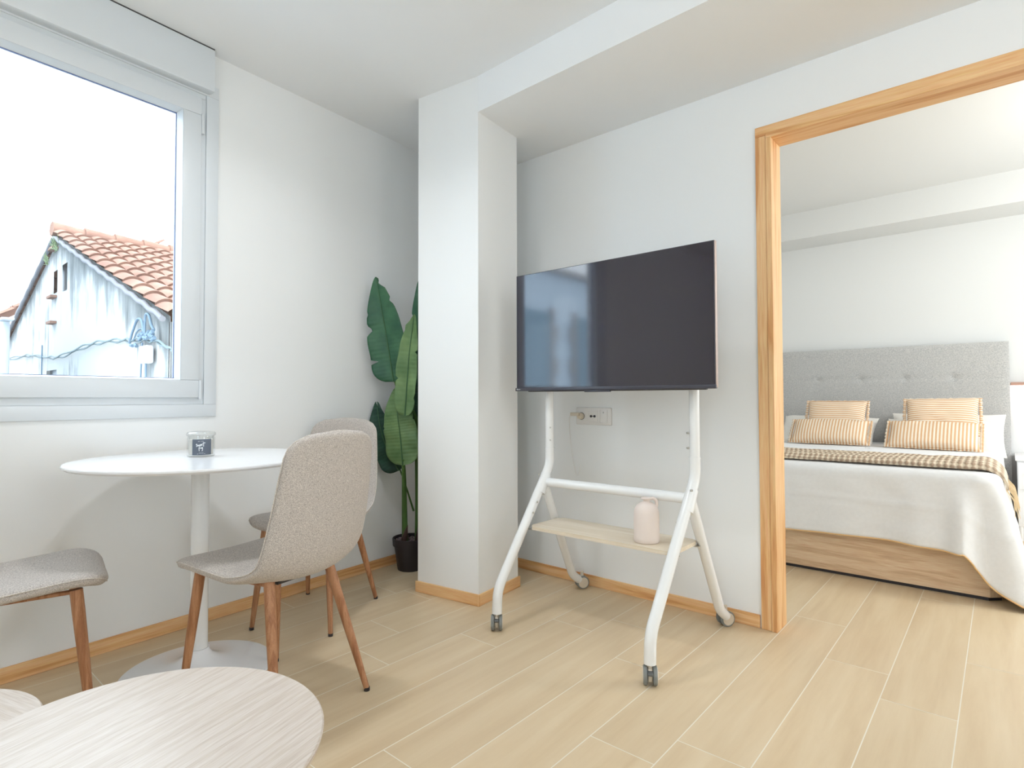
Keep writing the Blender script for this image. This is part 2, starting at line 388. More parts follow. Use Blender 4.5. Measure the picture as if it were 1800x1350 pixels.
# door opening: casing and jambs
door = struct(empty('door_1', (DX0, YB, 0)))
def part(name, b, mat, parent, bev=.002):
    o = boxobj(name, b, mat, bev=bev); o.parent = parent; o.matrix_parent_inverse = parent.matrix_world.inverted() if False else Matrix.Translation(-Vector(parent.location)); return o
yc0 = YB - .012
part('casing', (-.808, -.765, yc0, YB, 0, 2.146), M['pineZ'], door)
part('casing', (-.808, .68, yc0, YB, 2.146, 2.190), M['pineX'], door)
part('casing', (.635, .68, yc0, YB, 0, 2.146), M['pineZ'], door)
part('jamb', (-.764, -.741, yc0 - .004, 2.72, 0, 2.133), M['pineZ'], door)
part('jamb', (.61, .634, yc0 - .004, 2.72, 0, 2.133), M['pineZ'], door)
part('jamb', (-.764, .634, yc0 - .004, 2.72, 2.133, 2.155), M['pineX'], door)

# window in the window wall
win = struct(empty('window_1')); win.matrix_world = TL @ Matrix.Translation((0, 0, .98))
def wp(name, boxes, mat, bev=.002, parent=win):
    bm = bmesh.new()
    for b in boxes: box(bm, b[0], b[1], b[2], b[3], b[4] - .98, b[5] - .98, bev=bev)
    return link(name, bm, mat, parent, 40)
def ringb(s0, s1, z0, z1, t0, t1, y0, y1):
    return [(s0, s1, y0, y1, z0, z0 + t1), (s0, s1, y0, y1, z1 - t1, z1), (s0, s0 + t0, y0, y1, z0 + t1, z1 - t1), (s1 - t0, s1, y0, y1, z0 + t1, z1 - t1)]
wp('casing', ringb(-.485, .735, .922, 2.44, .055, .055, .0005, .010), M['upvc'])
wp('window_frame', ringb(-.43, .680, .977, 2.405, .030, .040, -.075, .004), M['upvc'])
wp('sash', ringb(-.405, .655, 1.007, 2.36, .078, .078, -.070, .018), M['upvc'], .004)
# inner bead, splayed towards the glass
bm = bmesh.new()
def splay(bm, s0, s1, z0, z1, y, s0b, s1b, z0b, z1b, yb):
    A = [bm.verts.new(v) for v in ((s0, y, z0 - .98), (s1, y, z0 - .98), (s1, y, z1 - .98), (s0, y, z1 - .98))]
    B = [bm.verts.new(v) for v in ((s0b, yb, z0b - .98), (s1b, yb, z0b - .98), (s1b, yb, z1b - .98), (s0b, yb, z1b - .98))]
    for i in range(4): bm.faces.new((A[i], A[(i + 1) % 4], B[(i + 1) % 4], B[i]))
splay(bm, -.327, .577, 1.085, 2.282, .016, -.316, .566, 1.092, 2.270, -.022)
link('glazing_bead', bm, M['upvc'], win)
wp('gasket', ringb(-.322, .572, 1.086, 2.276, .008, .008, -.030, -.023), M['gasket'], 0)
wp('pane', [(-.325, .575, -.032, -.029, 1.082, 2.280)], M['pane'], 0)
for z0, z1 in ((1.00, 1.085), (2.20, 2.29)):
    bm = bmesh.new(); tube(bm, [(.662, .014, z0 - .98), (.662, .014, z1 - .98)], .007, 12); link('hinge', bm, M['upvc'], win, 40)
hd = wp('handle', [(-.385, -.357, .018, .026, 1.52, 1.66)], M['upvc'], .004)
bm = bmesh.new(); tube(bm, [(-.371, .022, .655), (-.371, .058, .655), (-.371, .062, .64), (-.371, .062, .53)], .009, 10); link('lever', bm, M['upvc'], hd, 50)
struct(wp('shutter_box', [(-.50, .697, .0005, .055, 2.392, 2.5865)], M['upvc'], .009))
wp('shadow_gap', [(-.50, .694, .0005, .053, 2.5867, 2.5898)], M['dark_grey'], 0)
# marble-like outer sill
wp('window_sill', [(-.46, .70, -.20, -.076, .96, .984)], M['upvc'])

# ================================================================ DINING CHAIRS
def make_chair():
    root = empty('dining_chair')
    # profile: local y forward, z up
    prof = smoothpath(
                      [Vector((0, a, b)) for a, b in ((.262, .430), (.240, .450), (.19, .457), (.09, .449), (-.02, .441), (-.12, .444), (-.182, .466), (-.216, .520), (-.236, .60), (-.250, .69), (-.262, .79), (-.271, .860), (-.277, .900))], 5)
    n = len(prof); cum = [0]
    for i in range(1, n): cum.append(cum[-1] + (prof[i] - prof[i - 1]).length)
    Lt = cum[-1]
    def halfw(s):
        W = .212 if s < .28 else (.212 - .008 * min(1, (s - .28) / .2))
        if s > Lt - .38: W = .204 - .034 * ((s - (Lt - .38)) / .38) ** 1.35
        a, b = s / .085, (Lt - s) / .085
        e = 1
        if a < 1: e = min(e, (1 - (1 - a) ** 2.9) ** (1 / 2.9))
        if b < 1: e = min(e, (1 - (1 - b) ** 2.7) ** (1 / 2.7))
        return max(W * e, .02)
    def thick(s):
        h = .026 if s < .28 else (.026 - .009 * min(1, (s - .28) / .12))
        k = min(s, Lt - s) / .03
        return h * (math.sqrt(max(0, 1 - (1 - min(1, k)) ** 2)) * .9 + .1)
    bm = bmesh.new(); K = 36; rings = []; edge = []
    for i, p in enumerate(prof):
        t = (prof[min(i + 1, n - 1)] - prof[max(i - 1, 0)]).normalized(); nm = Vector((0, -t.z, t.y)) * -1
        if nm.z < 0 and i < n * .3: nm = -nm
        nm = Vector((0, t.z, -t.y))       # towards sitter
        hw, h, s = halfw(cum[i]), thick(cum[i]), cum[i]
        curl = .35 if s < .3 else .35 + .75 * min(1, (s - .3) / .15) * (1 - .5 * max(0, (s - .5) / (Lt - .5)))
        ring = []
        for k in range(K):
            a = 2 * math.pi * k / K; c, sn = math.cos(a), math.sin(a)
            x = hw * math.copysign(abs(c) ** .8, c); y = h * math.copysign(abs(sn) ** .55, sn)
            ring.append(bm.verts.new(p + Vector((x, 0, 0)) + nm * (y + curl * x * x)))
        rings.append(ring)
        edge.append((p + nm * (curl * hw * hw + h * .25), hw))
    for A, B in zip(rings, rings[1:]):
        for k in range(K): bm.faces.new((A[k], A[(k + 1) % K], B[(k + 1) % K], B[k]))
    bm.faces.new(rings[0]); bm.faces.new(rings[-1])
    bmesh.ops.recalc_face_normals(bm, faces=bm.faces)
    link('upholstered_shell', bm, M['chair_fabric'], root, 60)
    j = [e for i, e in enumerate(edge) if i % 2 == 0]
    path = [q + Vector((hw + .001, 0, 0)) for q, hw in j] + [q + Vector((-hw - .001, 0, 0)) for q, hw in reversed(j)]
    bm = bmesh.new(); tube(bm, path, .0022, 6); link('piping', bm, M['piping'], root, 60)
    # black underside plate and wooden rails
    boxobj('support_plate', (-.085, .085, -.10, .09, .416, .426), M['black'], root, bev=.003)
    for s in (-1, 1):
        bm = bmesh.new(); tube(bm, [(s * .125, -.10, .428), (s * .146, .185, .430)], .007, 8); link('rail', bm, M['leg'], root, 50)
    for (tx, ty, fx, fy) in ((.150, .19, .185, .234), (-.150, .19, -.185, .234), (.120, -.105, .185, -.222), (-.120, -.105, -.185, -.222)):
        a = Vector((tx, ty, .437)); b = Vector((fx, fy, .006))
        bm = bmesh.new(); tube(bm, [a, a.lerp(b, .15), a.lerp(b, .5), b], [.0165, .0165, .0145, .0095], 16); lg = link('leg', bm, M['leg'], root, 50)
        bm = bmesh.new(); tube(bm, [b + Vector((0, 0, .006)), Vector((fx, fy, 0))], [.0103, .0100], 14); link('foot_cap', bm, M['black'], lg, 50)
    return root
def place(o, c, fwd, lab):
    o.location = (c[0], c[1], 0); o.rotation_euler = (0, 0, math.atan2(-fwd[0], fwd[1])); tag(o, lab, 'chair', 'upholstered dining chairs round the white table')
ch = make_chair()
place(ch, (-1.848, .944), (-.977, -.214), 'grey upholstered dining chair with its back to the viewer, in front of the white table')
c2 = copy_tree(ch); place(c2, (-2.443, 1.446), (.503, -.864), 'grey upholstered dining chair partly hidden behind the nearer one, close to the plant')
c3 = copy_tree(ch); place(c3, (-2.275, .285), (.175, .985), 'grey dining chair cut off by the left edge, only seat and one leg showing')

# ================================================================ DINING TABLE
tb = tag(empty('dining_table', (-2.262, .852, 0)), 'round white pedestal dining table with a glossy disc base under the window', 'table')
bm = bmesh.new(); lathe(bm, [(0, .763), (.36, .763), (.402, .768), (.410, .775), (.410, .780), (.408, .783), (0, .783)], 96); link('tabletop', bm, M['white_lacquer'], tb, 30)
bm = bmesh.new(); lathe(bm, [(0, .760), (.10, .760), (.10, .745), (.030, .74), (.030, .085), (0, .085)], 40); link('pedestal', bm, M['white_metal'], tb, 35)
bm = bmesh.new(); lathe(bm, [(0, 0), (.250, 0), (.254, .004), (.252, .007), (.20, .013), (.12, .026), (.07, .044), (.045, .062), (.036, .078), (.036, .086), (0, .086)], 96); link('base', bm, M['white_lacquer'], tb, 25)

# candle jar on the table
JX, JY = -2.318, .874
jar = tag(empty('candle_jar', (JX, JY, .7832)), 'glass candle jar with a grey sweet fig label on the white table', 'candle')
bm = bmesh.new(); lathe(bm, [(0, 0), (.044, 0), (.047, .004), (.047, .070), (.045, .074), (.045, .078), (.042, .078), (.042, .008), (0, .006)], 48); link('jar', bm, M['jar_glass'], jar, 40)
bm = bmesh.new(); lathe(bm, [(0, .0085), (.0405, .0085), (.0405, .064), (.0, .064)], 40); link('wax', bm, M['wax'], jar, 40)
bm = bmesh.new(); lathe(bm, [(0, .079), (.049, .079), (.050, .082), (.050, .088), (.046, .092), (.030, .0945), (0, .095)], 48); link('lid', bm, M['jar_glass'], jar, 40)
la = math.atan2(-JY, -JX) + .06       # direction of the label
def lp(u, z, r=.0474): a = la - u / r * -1; return Vector((r * math.cos(a), r * math.sin(a), z))
bm = bmesh.new(); rows = []
for i in range(13):
    u = -.034 + .068 * i / 12; rows.append((bm.verts.new(lp(u, .008)), bm.verts.new(lp(u, .067))))
for A, B in zip(rows, rows[1:]): bm.faces.new((A[0], B[0], B[1], A[1]))
lab = link('label_paper', bm, M['label'], jar)
strokes = [  # 'sweet' above 'fig', handwritten; x across, y up, millimetres
    [(-9.5, 5), (-11, 6), (-11.5, 4.6), (-9.8, 3.2), (-9.6, 1.6), (-11.6, .6)],
    [(-8.4, 4.4), (-7.6, 1.6), (-6.3, 4.4), (-5.3, 1.8), (-4.2, 5)],
    [(-3.7, 3.4), (-2.2, 4.3), (-2.8, 5.4), (-3.8, 4.2), (-3.2, 2.6), (-1.6, 3)],
    [(-1.0, 3.8), (.5, 4.8), (-.1, 5.9), (-1.1, 4.7), (-.5, 3.1), (1.2, 3.6)],
    [(3.4, 10), (3.2, 5), (3.1, .6)], [(.8, 7.3), (4, 8.1), (7, 8.3)],
    [(-3.2, 0), (-5, .3), (-5.8, -2), (-5.4, -8.6)], [(-6.8, -3.6), (-3.4, -2.6)],
    [(-2.4, -1.6), (-2.4, -4)], [(-2.4, -.2), (-2.3, .1)],
    [(1.4, -1), (-.4, -1.2), (-.6, -3.2), (1, -3), (1.5, -1), (1.2, -5), (.6, -8.4), (-.4, -7.6)],
    [(-8, 11.4), (3, 11.6)], [(-9.5, -14.4), (6.5, -14.2)], [(-6, -12.8), (3, -12.8)]]
bm = bmesh.new()
for i, s in enumerate(strokes):
    pts = smoothpath([lp(x * .00165, .0385 + y * .00180, .0477) for x, y in s], 4)
    tube(bm, pts, .0011 if i < 11 else .0006, 5)
link('lettering', bm, M['pale'], lab, 60)

# ================================================================ COFFEE TABLES
def coffee(name, c, r, h, mat, lab):
    t = tag(empty(name, (c[0], c[1], 0)), lab, 'coffee table')
    bm = bmesh.new(); lathe(bm, [(0, h - .020), (r - .012, h - .020), (r - .002, h - .012), (r, h - .003), (r - .003, h), (0, h)], 96); tp = link('tabletop', bm, mat, t, 25)
    tp.rotation_euler = (0, 0, .30)
    for k in range(3):
        a = math.radians(200 + 120 * k); A = Vector((math.cos(a) * r * .55, math.sin(a) * r * .55, h - .019)); B = Vector((math.cos(a) * r * .80, math.sin(a) * r * .80, 0))
        bm = bmesh.new(); tube(bm, [A, B], [.016, .011], 14); link('leg', bm, M['coffee'], t, 50)
coffee('coffee_table', (-1.096, .309), .3025, .42, M['coffee'], 'large round pale oak coffee table in the foreground, the higher of the two')
coffee('coffee_table', (-1.560, .052), .223, .36, M['coffee2'], 'small low round oak coffee table tucked behind the large one at the left edge')

# ================================================================ TV CART
cart = tag(empty('tv_cart', (-1.297, 2.2, 0)), 'white tubular tv trolley on castors with a birch shelf, carrying the television', 'tv stand')
CI = Matrix.Translation((1.297, -2.2, 0))
def cp(name, bm, mat, sm=50, parent=cart):
    for v in bm.verts: v.co = CI @ v.co
    return link(name, bm, mat, parent, sm)
TR = .0215
for s, X in ((-1, -1.660), (1, -.936)):
    xf = X - .012 if s < 0 else X - .014
    front = bendpath([(X, 2.205, .765), (X, 2.205, .680), (xf, 1.842, .170), (xf, 1.838, .072)], .12, 8)
    bm = bmesh.new(); tube(bm, front, TR, 20); fl = cp('front_leg', bm, M['white_metal'])
    bm = bmesh.new(); tube(bm, [(X, 2.205, .762), (X, 2.205, 1.50)], TR * .93, 20); cp('pole', bm, M['white_metal'])
    bm = bmesh.new(); tube(bm, [(X, 2.205, .758), (X, 2.205, .763)], TR * 1.05, 20); cp('collar', bm, M['white_metal'])
    xr = X - .050 if s < 0 else X - .004
    rear = bendpath([(X, 2.150, .615), (xr, 2.462, .085), (xr + .006, 2.512, .048)], .07, 8)
    bm = bmesh.new(); tube(bm, rear, TR * .98, 20); cp('rear_leg', bm, M['white_metal'])
    a, b = Vector((X, 2.175, .635)), Vector((X, 2.125, .555))
    bm = bmesh.new(); tube(bm, [a, b], TR * 1.12, 20); cp('joint_sleeve', bm, M['white_metal'])
    side = 1 if s < 0 else -1
    spots = [(X + side * TR * .75, 2.188, .86), (X + side * TR * .75, 2.188, .80), (X + side * TR * .8, 2.085, .520), (X + side * TR * .8, 2.055, .475), (X - side * TR * .8, 2.14, .640)]
    for q in spots:
        bm = bmesh.new(); v = Vector(q); tube(bm, [v, v + Vector((side * .006, -.007, 0))], .0045, 8); cp('bolt', bm, M['steel'])
bm = bmesh.new(); tube(bm, [(-1.640, 2.165, .603), (-.957, 2.165, .603)], TR * .98, 20); cp('crossbar', bm, M['white_metal'])
bm = bmesh.new()
pts = []
for cx, cy, a0 in ((-.985, 2.235, 0), (-1.611, 2.235, 90), (-1.611, 2.06, 180), (-.985, 2.06, 270)):
    for k in range(7):
        a = math.radians(a0 + 15 * k); pts.append((cx + .035 * math.cos(a), cy + .035 * math.sin(a)))
prism(bm, pts, .404, .420); cp('shelf', bm, M['shelf'], 30)
for X in (-1.640, -.957):
    for Y in (2.05, 2.245):
        bm = bmesh.new(); box(bm, X - .02, X + .02, Y - .01, Y + .01, .398, .4035); cp('shelf_bracket', bm, M['steel'])
for mz in (1.18, 1.40):
    bm = bmesh.new(); box(bm, -1.68, -.916, 2.17, 2.183, mz, mz + .04, bev=.002); cp('mount_rail', bm, M['black'])
for X in (-1.45, -1.15):
    bm = bmesh.new(); box(bm, X - .018, X + .018, 2.150, 2.170, 1.12, 1.48, bev=.002); cp('mount_arm', bm, M['black'])
def caster(x, y, ang, side_off):
    """twin wheel castor; wheel axis at angle ang"""
    r = .033; T = Matrix.Translation(Vector((x, y, r)) + CI.translation) @ Matrix.Rotation(ang, 4, 'Z')
    bm = bmesh.new(); prev = 0
    tube(bm, [(0, 0, .012), (0, 0, r + .02 if side_off else r + .022)], .0085, 12)
    box(bm, -.0085, .0085, -.018, .020, -.018, .026, bev=.005)
    for v in bm.verts: v.co = T @ v.co
    hs = link('castor', bm, M['beige_plastic'], cart, 50)
    for s in (-1, 1):
        bm = bmesh.new(); tube(bm, [(s * .0095, 0, 0), (s * .012, 0, 0), (s * .021, 0, 0), (s * .024, 0, 0)], [r - .004, r, r, r - .003], 32)
        for v in bm.verts: v.co = T @ v.co
        wl = link('wheel', bm, M['grey_rubber'], hs, 40)
        bm = bmesh.new(); tube(bm, [(s * .0238, 0, 0), (s * .0265, 0, 0)], [r - .006, r - .009], 32)
        for v in bm.verts: v.co = T @ v.co
        link('hub_cap', bm, M['beige_plastic'], hs, 40)
    bm = bmesh.new(); box(bm, -.010, .010, -.040, -.012, .022 - .01, .030 - .008, bev=.003)
    for v in bm.verts: v.co = T @ v.co
    link('brake_pedal', bm, M['dark_grey'], hs, 50)
caster(-1.674, 1.838, math.radians(41), 0); caster(-.950, 1.838, math.radians(30), 0)
caster(-1.700, 2.535, math.radians(-35), 1); caster(-.942, 2.530, math.radians(-35), 1)

# television
TX0, TX1, TY, TZ0, TZ1 = -1.793, -.815, 2.115, 1.035, 1.597
tv = tag(empty('television', ((TX0 + TX1) / 2, TY, TZ0)), 'large black flat screen television mounted on the white trolley', 'television')
TI = Matrix.Translation((-(TX0 + TX1) / 2, -TY, -TZ0))
def tp(name, b, mat, bev=.0015):
    bm = bmesh.new(); box(bm, *b, bev=bev)
    for v in bm.verts: v.co = TI @ v.co
    return link(name, bm, mat, tv, 40)
tp('screen', (TX0 + .004, TX1 - .004, TY, TY + .008, TZ0 + .016, TZ1 - .003), M['screen'], 0)
tp('side_frame', (TX0, TX1, TY + .0022, TY + .016, TZ0 + .004, TZ1), M['dark_plastic'])
tp('edge_trim', (TX1 - .0005, TX1 + .0045, TY + .004, TY + .018, TZ0 + .004, TZ1 - .001), M['silver'])
tp('chin', (TX0 - .004, TX1 + .004, TY - .004, TY + .012, TZ0, TZ0 + .0155), M['dark_plastic'], .002)
tp('rear_housing', (TX0 + .13, TX1 - .13, TY + .016, TY + .034, TZ0 + .05, TZ1 - .1), M['black'], .008)
tp('speaker_bar', (TX0 + .06, TX1 - .04, TY + .0125, TY + .034, TZ0 - .004, TZ0 + .05), M['black'], .004)
tp('sensor', (-1.40, -1.27, TY - .002, TY + .012, TZ0 - .008, TZ0 - .0005), M['dark_plastic'], .002)
bmt = bmesh.new()                                          # tiny pale wordmark
xx = TX0 + .006
for wd, ht in ((.0028, .0055), (.0010, .0055), (.0026, .0042), (.0026, .0042), (.0026, .0042), (.0026, .0042), (.0026, .0042)):
    if wd > .0027:
        box(bmt, xx, xx + .0008, TY - .0048, TY - .004, TZ0 + .0055, TZ0 + .0055 + ht); box(bmt, xx + .002, xx + .0028, TY - .0048, TY - .004, TZ0 + .0055, TZ0 + .0055 + ht); box(bmt, xx, xx + .0028, TY - .0048, TY - .004, TZ0 + .0078, TZ0 + .0086)
    elif wd < .002: box(bmt, xx, xx + .0008, TY - .0048, TY - .004, TZ0 + .0055, TZ0 + .0055 + ht)
    else:
        for zz in (0, .0018, .0036): box(bmt, xx, xx + wd * .8, TY - .0048, TY - .004, TZ0 + .0055 + zz, TZ0 + .0061 + zz)
        box(bmt, xx, xx + .0007, TY - .0048, TY - .004, TZ0 + .0055, TZ0 + .0055 + ht)
    xx += wd + .0009
for v in bmt.verts: v.co = TI @ v.co
link('wordmark', bmt, M['pale'], tv)

# jug on the shelf
jg = tag(empty('ceramic_jug', (-1.098, 2.105, .4203)), 'small pale pink jug with a loop handle on the birch shelf of the trolley', 'jug')
bm = bmesh.new(); lathe(bm, [(0, 0), (.046, 0), (.050, .004), (.051, .02), (.050, .118), (.047, .133), (.038, .148), (.024, .158), (.013, .162), (.0125, .172), (0, .172)], 48); link('body', bm, M['jug'], jg, 50)
bm = bmesh.new(); lathe(bm, [(0, .171), (.020, .171), (.022, .174), (.020, .178), (.006, .179), (0, .176)], 32); link('lip', bm, M['jug'], jg, 40)
e = Vector((.757, .653, 0))
bm = bmesh.new(); tube(bm, smoothpath([e * .010 + Vector((0, 0, .172)), e * .028 + Vector((0, 0, .174)), e * .040 + Vector((0, 0, .164)), e * .041 + Vector((0, 0, .146)), e * .038 + Vector((0, 0, .134))], 5), .0065, 12); link('handle', bm, M['jug'], jg, 50)

# sockets on the back wall
ol = tag(empty('wall_outlet', (-1.66, YB, .903)), 'white socket and aerial plate on the wall below the television', 'outlet')
def op(name, b, mat, bev=.002, parent=ol):
    bm = bmesh.new(); box(bm, b[0] + 1.66, b[1] + 1.66, b[2], b[3], b[4] - .903, b[5] - .903, bev=bev); return link(name, bm, mat, parent, 40)
op('plate', (-1.770, -1.549, -.008, -.0003, .857, .949), M['white_plastic'], .005)
bm = bmesh.new(); tube(bm, [(-1.733 + 1.66, -.0085, 0), (-1.733 + 1.66, -.0105, 0)], .024, 32); sk = link('socket', bm, M['white_plastic'], ol, 40)
bm = bmesh.new(); tube(bm, [(-1.733 + 1.66, -.0106, 0), (-1.733 + 1.66, -.0112, 0)], .020, 32); link('socket_recess', bm, M['dark_grey'], sk, 40)
jp = op('jack_panel', (-1.690, -1.632, -.0095, -.008, .873, .933), M['white_plastic'], .001)
for x, r in ((-1.672, .0065), (-1.661, .002), (-1.650, .0065)):
    bm = bmesh.new(); tube(bm, [(x + 1.66, -.0096, 0), (x + 1.66, -.0125, 0)], r, 16); link('jack', bm, M['black'], jp, 40)
sw = op('switch', (-1.618, -1.572, -.0105, -.008, .868, .937), M['white_plastic'], .002)
op('switch_slot', (-1.597, -1.594, -.0112, -.0104, .92, .928), M['dark_grey'], 0, sw)
pg = tag(empty('plug', (-1.733, YB - .012, .903)), 'white angled plug pushed into the wall socket with its thin hanging cable', 'plug')
bm = bmesh.new(); tube(bm, [(0, 0, 0), (0, -.012, 0), (0, -.020, 0)], [.0175, .0175, .015], 24); link('plug_body', bm, M['beige_plastic'], pg, 40)
bm = bmesh.new(); box(bm, -.052, .004, -.034, -.0205, .002, .020, bev=.004); link('plug_grip', bm, M['beige_plastic'], pg, 40)
bm = bmesh.new(); tube(bm, smoothpath([(-.052, -.028, .010), (-.064, -.022, -.03), (-.062, -.012, -.15), (-.04, -.01, -.28), (-.022, -.01, -.322), (-.004, -.01, -.29), (.000, -.010, -.262)], 6), .0017, 6); link('cable', bm, M['white_plastic'], pg, 60)

# ================================================================ PLANT
PC0 = Vector((-2.660, 2.165, 0))
pt = tag(empty('potted_banana_plant', PC0), 'tall artificial banana plant in a black pot between the window wall and pillar', 'plant')
bm = bmesh.new(); lathe(bm, [(0, 0), (.070, 0), (.073, .004), (.092, .140), (.100, .142), (.103, .183), (.100, .186), (.095, .184), (.090, .160), (0, .160)], 48); link('pot', bm, M['black_pot'], pt, 40)
bm = bmesh.new(); rnd = random.Random(3)
for i in range(420):
    a = rnd.uniform(0, 2 * math.pi); r = .088 * math.sqrt(rnd.random()); s = rnd.uniform(.004, .008)
    mt = Matrix.Translation((r * math.cos(a), r * math.sin(a), .163 + rnd.uniform(0, .008))) @ Matrix.Rotation(rnd.random() * 3, 4, 'Z') @ Matrix.Diagonal((s * 1.2, s, s * .8, 1))
    bmesh.ops.create_icosphere(bm, subdivisions=1, radius=1, matrix=mt)
M['pebble'] = fabric('pebbles', s2l(150, 132, 130), s2l(84, 72, 76), 60, bstr=.2)
tag(link('pebbles', bm, M['pebble'], pt, 60), kind='stuff')
def lc(p): return Vector(p) - PC0
def leaf(mid, hw, mat, fold=.25, notches=(), tip=1.0, curl=0, facing=None, tipfork=False):
    pts = [lc(p) for p in mid]; path = smoothpath(pts, 14); n = len(path)
    fx = facing or Vector((.5, -.8, .1)); fx = fx.normalized()
    bm = bmesh.new(); uvl = bm.loops.layers.uv.new('UVMap'); H = 9; grid = []
    for i, p in enumerate(path):
        t = i / (n - 1); tg = (path[min(i + 1, n - 1)] - path[max(i - 1, 0)]).normalized()
        sd = tg.cross(fx).normalized(); nr = sd.cross(tg).normalized()
        wd = hw * (math.sin(math.pi * min(1, t * .86 + .14) ** .80) ** .55 if t < 1 else 0)
        wd = hw * ((1 - (1 - min(1, t / .22)) ** 2) ** .5 * (1 - max(0, (t - .45) / .55) ** 2.1 * .98))
        row = []
        for j in range(-H, H + 1):
            u = j / H; ww = wd
            for (tn, side, dep, wid) in notches:
                if u * side > 0 and abs(t - tn) < wid: ww = wd * (1 - dep * (1 - abs(t - tn) / wid))
            wv = .006 * math.sin(t * 22 + u * 2) * abs(u)
            q = p + sd * u * ww + nr * (fold * abs(u) * ww - curl * (u * ww) ** 2 * 6 + wv)
            if tipfork and t > .93: q -= tg * (t - .93) * (1 - abs(u)) * .6
            row.append((bm.verts.new(q), (u, t)))
        grid.append(row)
    for A, B in zip(grid, grid[1:]):
        for j in range(2 * H):
            fc = bm.faces.new((A[j][0], A[j + 1][0], B[j + 1][0], B[j][0]))
            for l, uvv in zip(fc.loops, (A[j][1], A[j + 1][1], B[j + 1][1], B[j][1])): l[uvl].uv = uvv
    o = link('leaf', bm, mat, pt, 80)
    md = o.modifiers.new('t', 'SOLIDIFY'); md.thickness = .0012
    off = fx * .002
    bm = bmesh.new(); tube(bm, [p + off for p in path[:-2]], [.0045 * (1 - .75 * i / n) for i in range(n - 2)], 8); link('midrib', bm, M['leaf_vein'], o, 60)
    return o
leaf([(-2.613, 2.006, 1.096), (-2.629, 1.986, 1.261), (-2.65, 1.962, 1.454), (-2.678, 1.930, 1.690)], .108, M['leaf'], .18,
     ((.58, -1, .34, .05), (.26, -1, .42, .02), (.78, 1, .28, .02), (.93, 1, .75, .05), (.72, -1, .1, .02)))
leaf([(-2.526, 2.018, 0.903), (-2.513, 2.023, 1.097), (-2.498, 2.029, 1.288), (-2.474, 2.042, 1.469)], .060, M['leaf_light'], .45,
     ((.36, -1, .25, .02), (.86, -1, -.35, .05), (.20, 1, .3, .02), (.62, 1, .3, .02)))
leaf([(-2.566, 2.035, .624), (-2.573, 2.024, .778), (-2.583, 2.011, .907), (-2.592, 2.000, 1.058)], .096, M['leaf_light'], -.12,
     ((.95, 1, .3, .04), (.5, -1, .06, .02), (.6, 1, .1, .03)))
leaf([(-2.651, 2.075, .584), (-2.695, 2.036, .69), (-2.726, 2.002, .822), (-2.742, 1.983, .985)], .080, M['leaf_dark'], .15,
     ((.97, 1, .8, .04), (.9, 1, .2, .1)), tipfork=True)
leaf([(-2.491, 2.137, 1.08), (-2.498, 2.125, 1.262), (-2.499, 2.118, 1.456), (-2.506, 2.101, 1.675)], .066, M['leaf'], .3,
     ((.22, -1, .15, .02), (.55, -1, .35, .03), (.68, -1, .25, .02)))
leaf([(-2.629, 2.186, .80), (-2.635, 2.177, .935), (-2.64, 2.168, 1.07), (-2.643, 2.162, 1.19)], .060, M['leaf_dark'], .1)
leaf([(-2.682, 2.05, 1.10), (-2.67, 2.058, 1.218), (-2.654, 2.07, 1.284), (-2.633, 2.085, 1.38)], .050, M['leaf_dark'], .3)
leaf([(-2.520, 2.19, .70), (-2.512, 2.195, .85), (-2.505, 2.20, 1.0), (-2.50, 2.20, 1.12)], .060, M['leaf'], .2)
def stem(pts, r0, r1, mat=None):
    p = smoothpath([lc(q) for q in pts], 6); n = len(p); bm = bmesh.new()
    tube(bm, p, [r0 + (r1 - r0) * i / (n - 1) for i in range(n)], 14); return link('stem', bm, mat or M['stem'], pt, 50)
stem([(-2.653, 2.121, .160), (-2.640, 2.106, .38), (-2.595, 2.065, .58), (-2.566, 2.035, .66)], .0185, .009)
stem([(-2.618, 2.190, .160), (-2.614, 2.186, .40), (-2.600, 2.166, .70), (-2.585, 2.14, .90), (-2.599, 2.076, .96)], .021, .006)
stem([(-2.560, 2.200, .160), (-2.550, 2.19, .50), (-2.530, 2.16, .85), (-2.491, 2.137, 1.12)], .018, .006)
stem([(-2.635, 2.17, .34), (-2.643, 2.13, .46), (-2.651, 2.078, .60)], .006, .004)
stem([(-2.60, 2.15, .72), (-2.62, 2.08, .92), (-2.615, 2.010, 1.12)], .009, .005)
stem([(-2.61, 2.18, .55), (-2.63, 2.185, .70), (-2.629, 2.184, .84)], .008, .004)
for (x, y, z0, x2, y2, z1, r) in ((-2.640, 2.098, .165, -2.610, 2.106, .272, .017), (-2.676, 2.128, .165, -2.684, 2.130, .262, .010), (-2.590, 2.165, .165, -2.572, 2.17, .30, .019), (-2.645, 2.20, .165, -2.652, 2.205, .33, .009)):
    a, b = lc((x, y, z0)), lc((x2, y2, z1)); bm = bmesh.new()
    tube(bm, [a, a.lerp(b, .35), a.lerp(b, .7), b], [r, r * .9, r * .5, .001], 10); link('bract', bm, M['bract'], pt, 60)

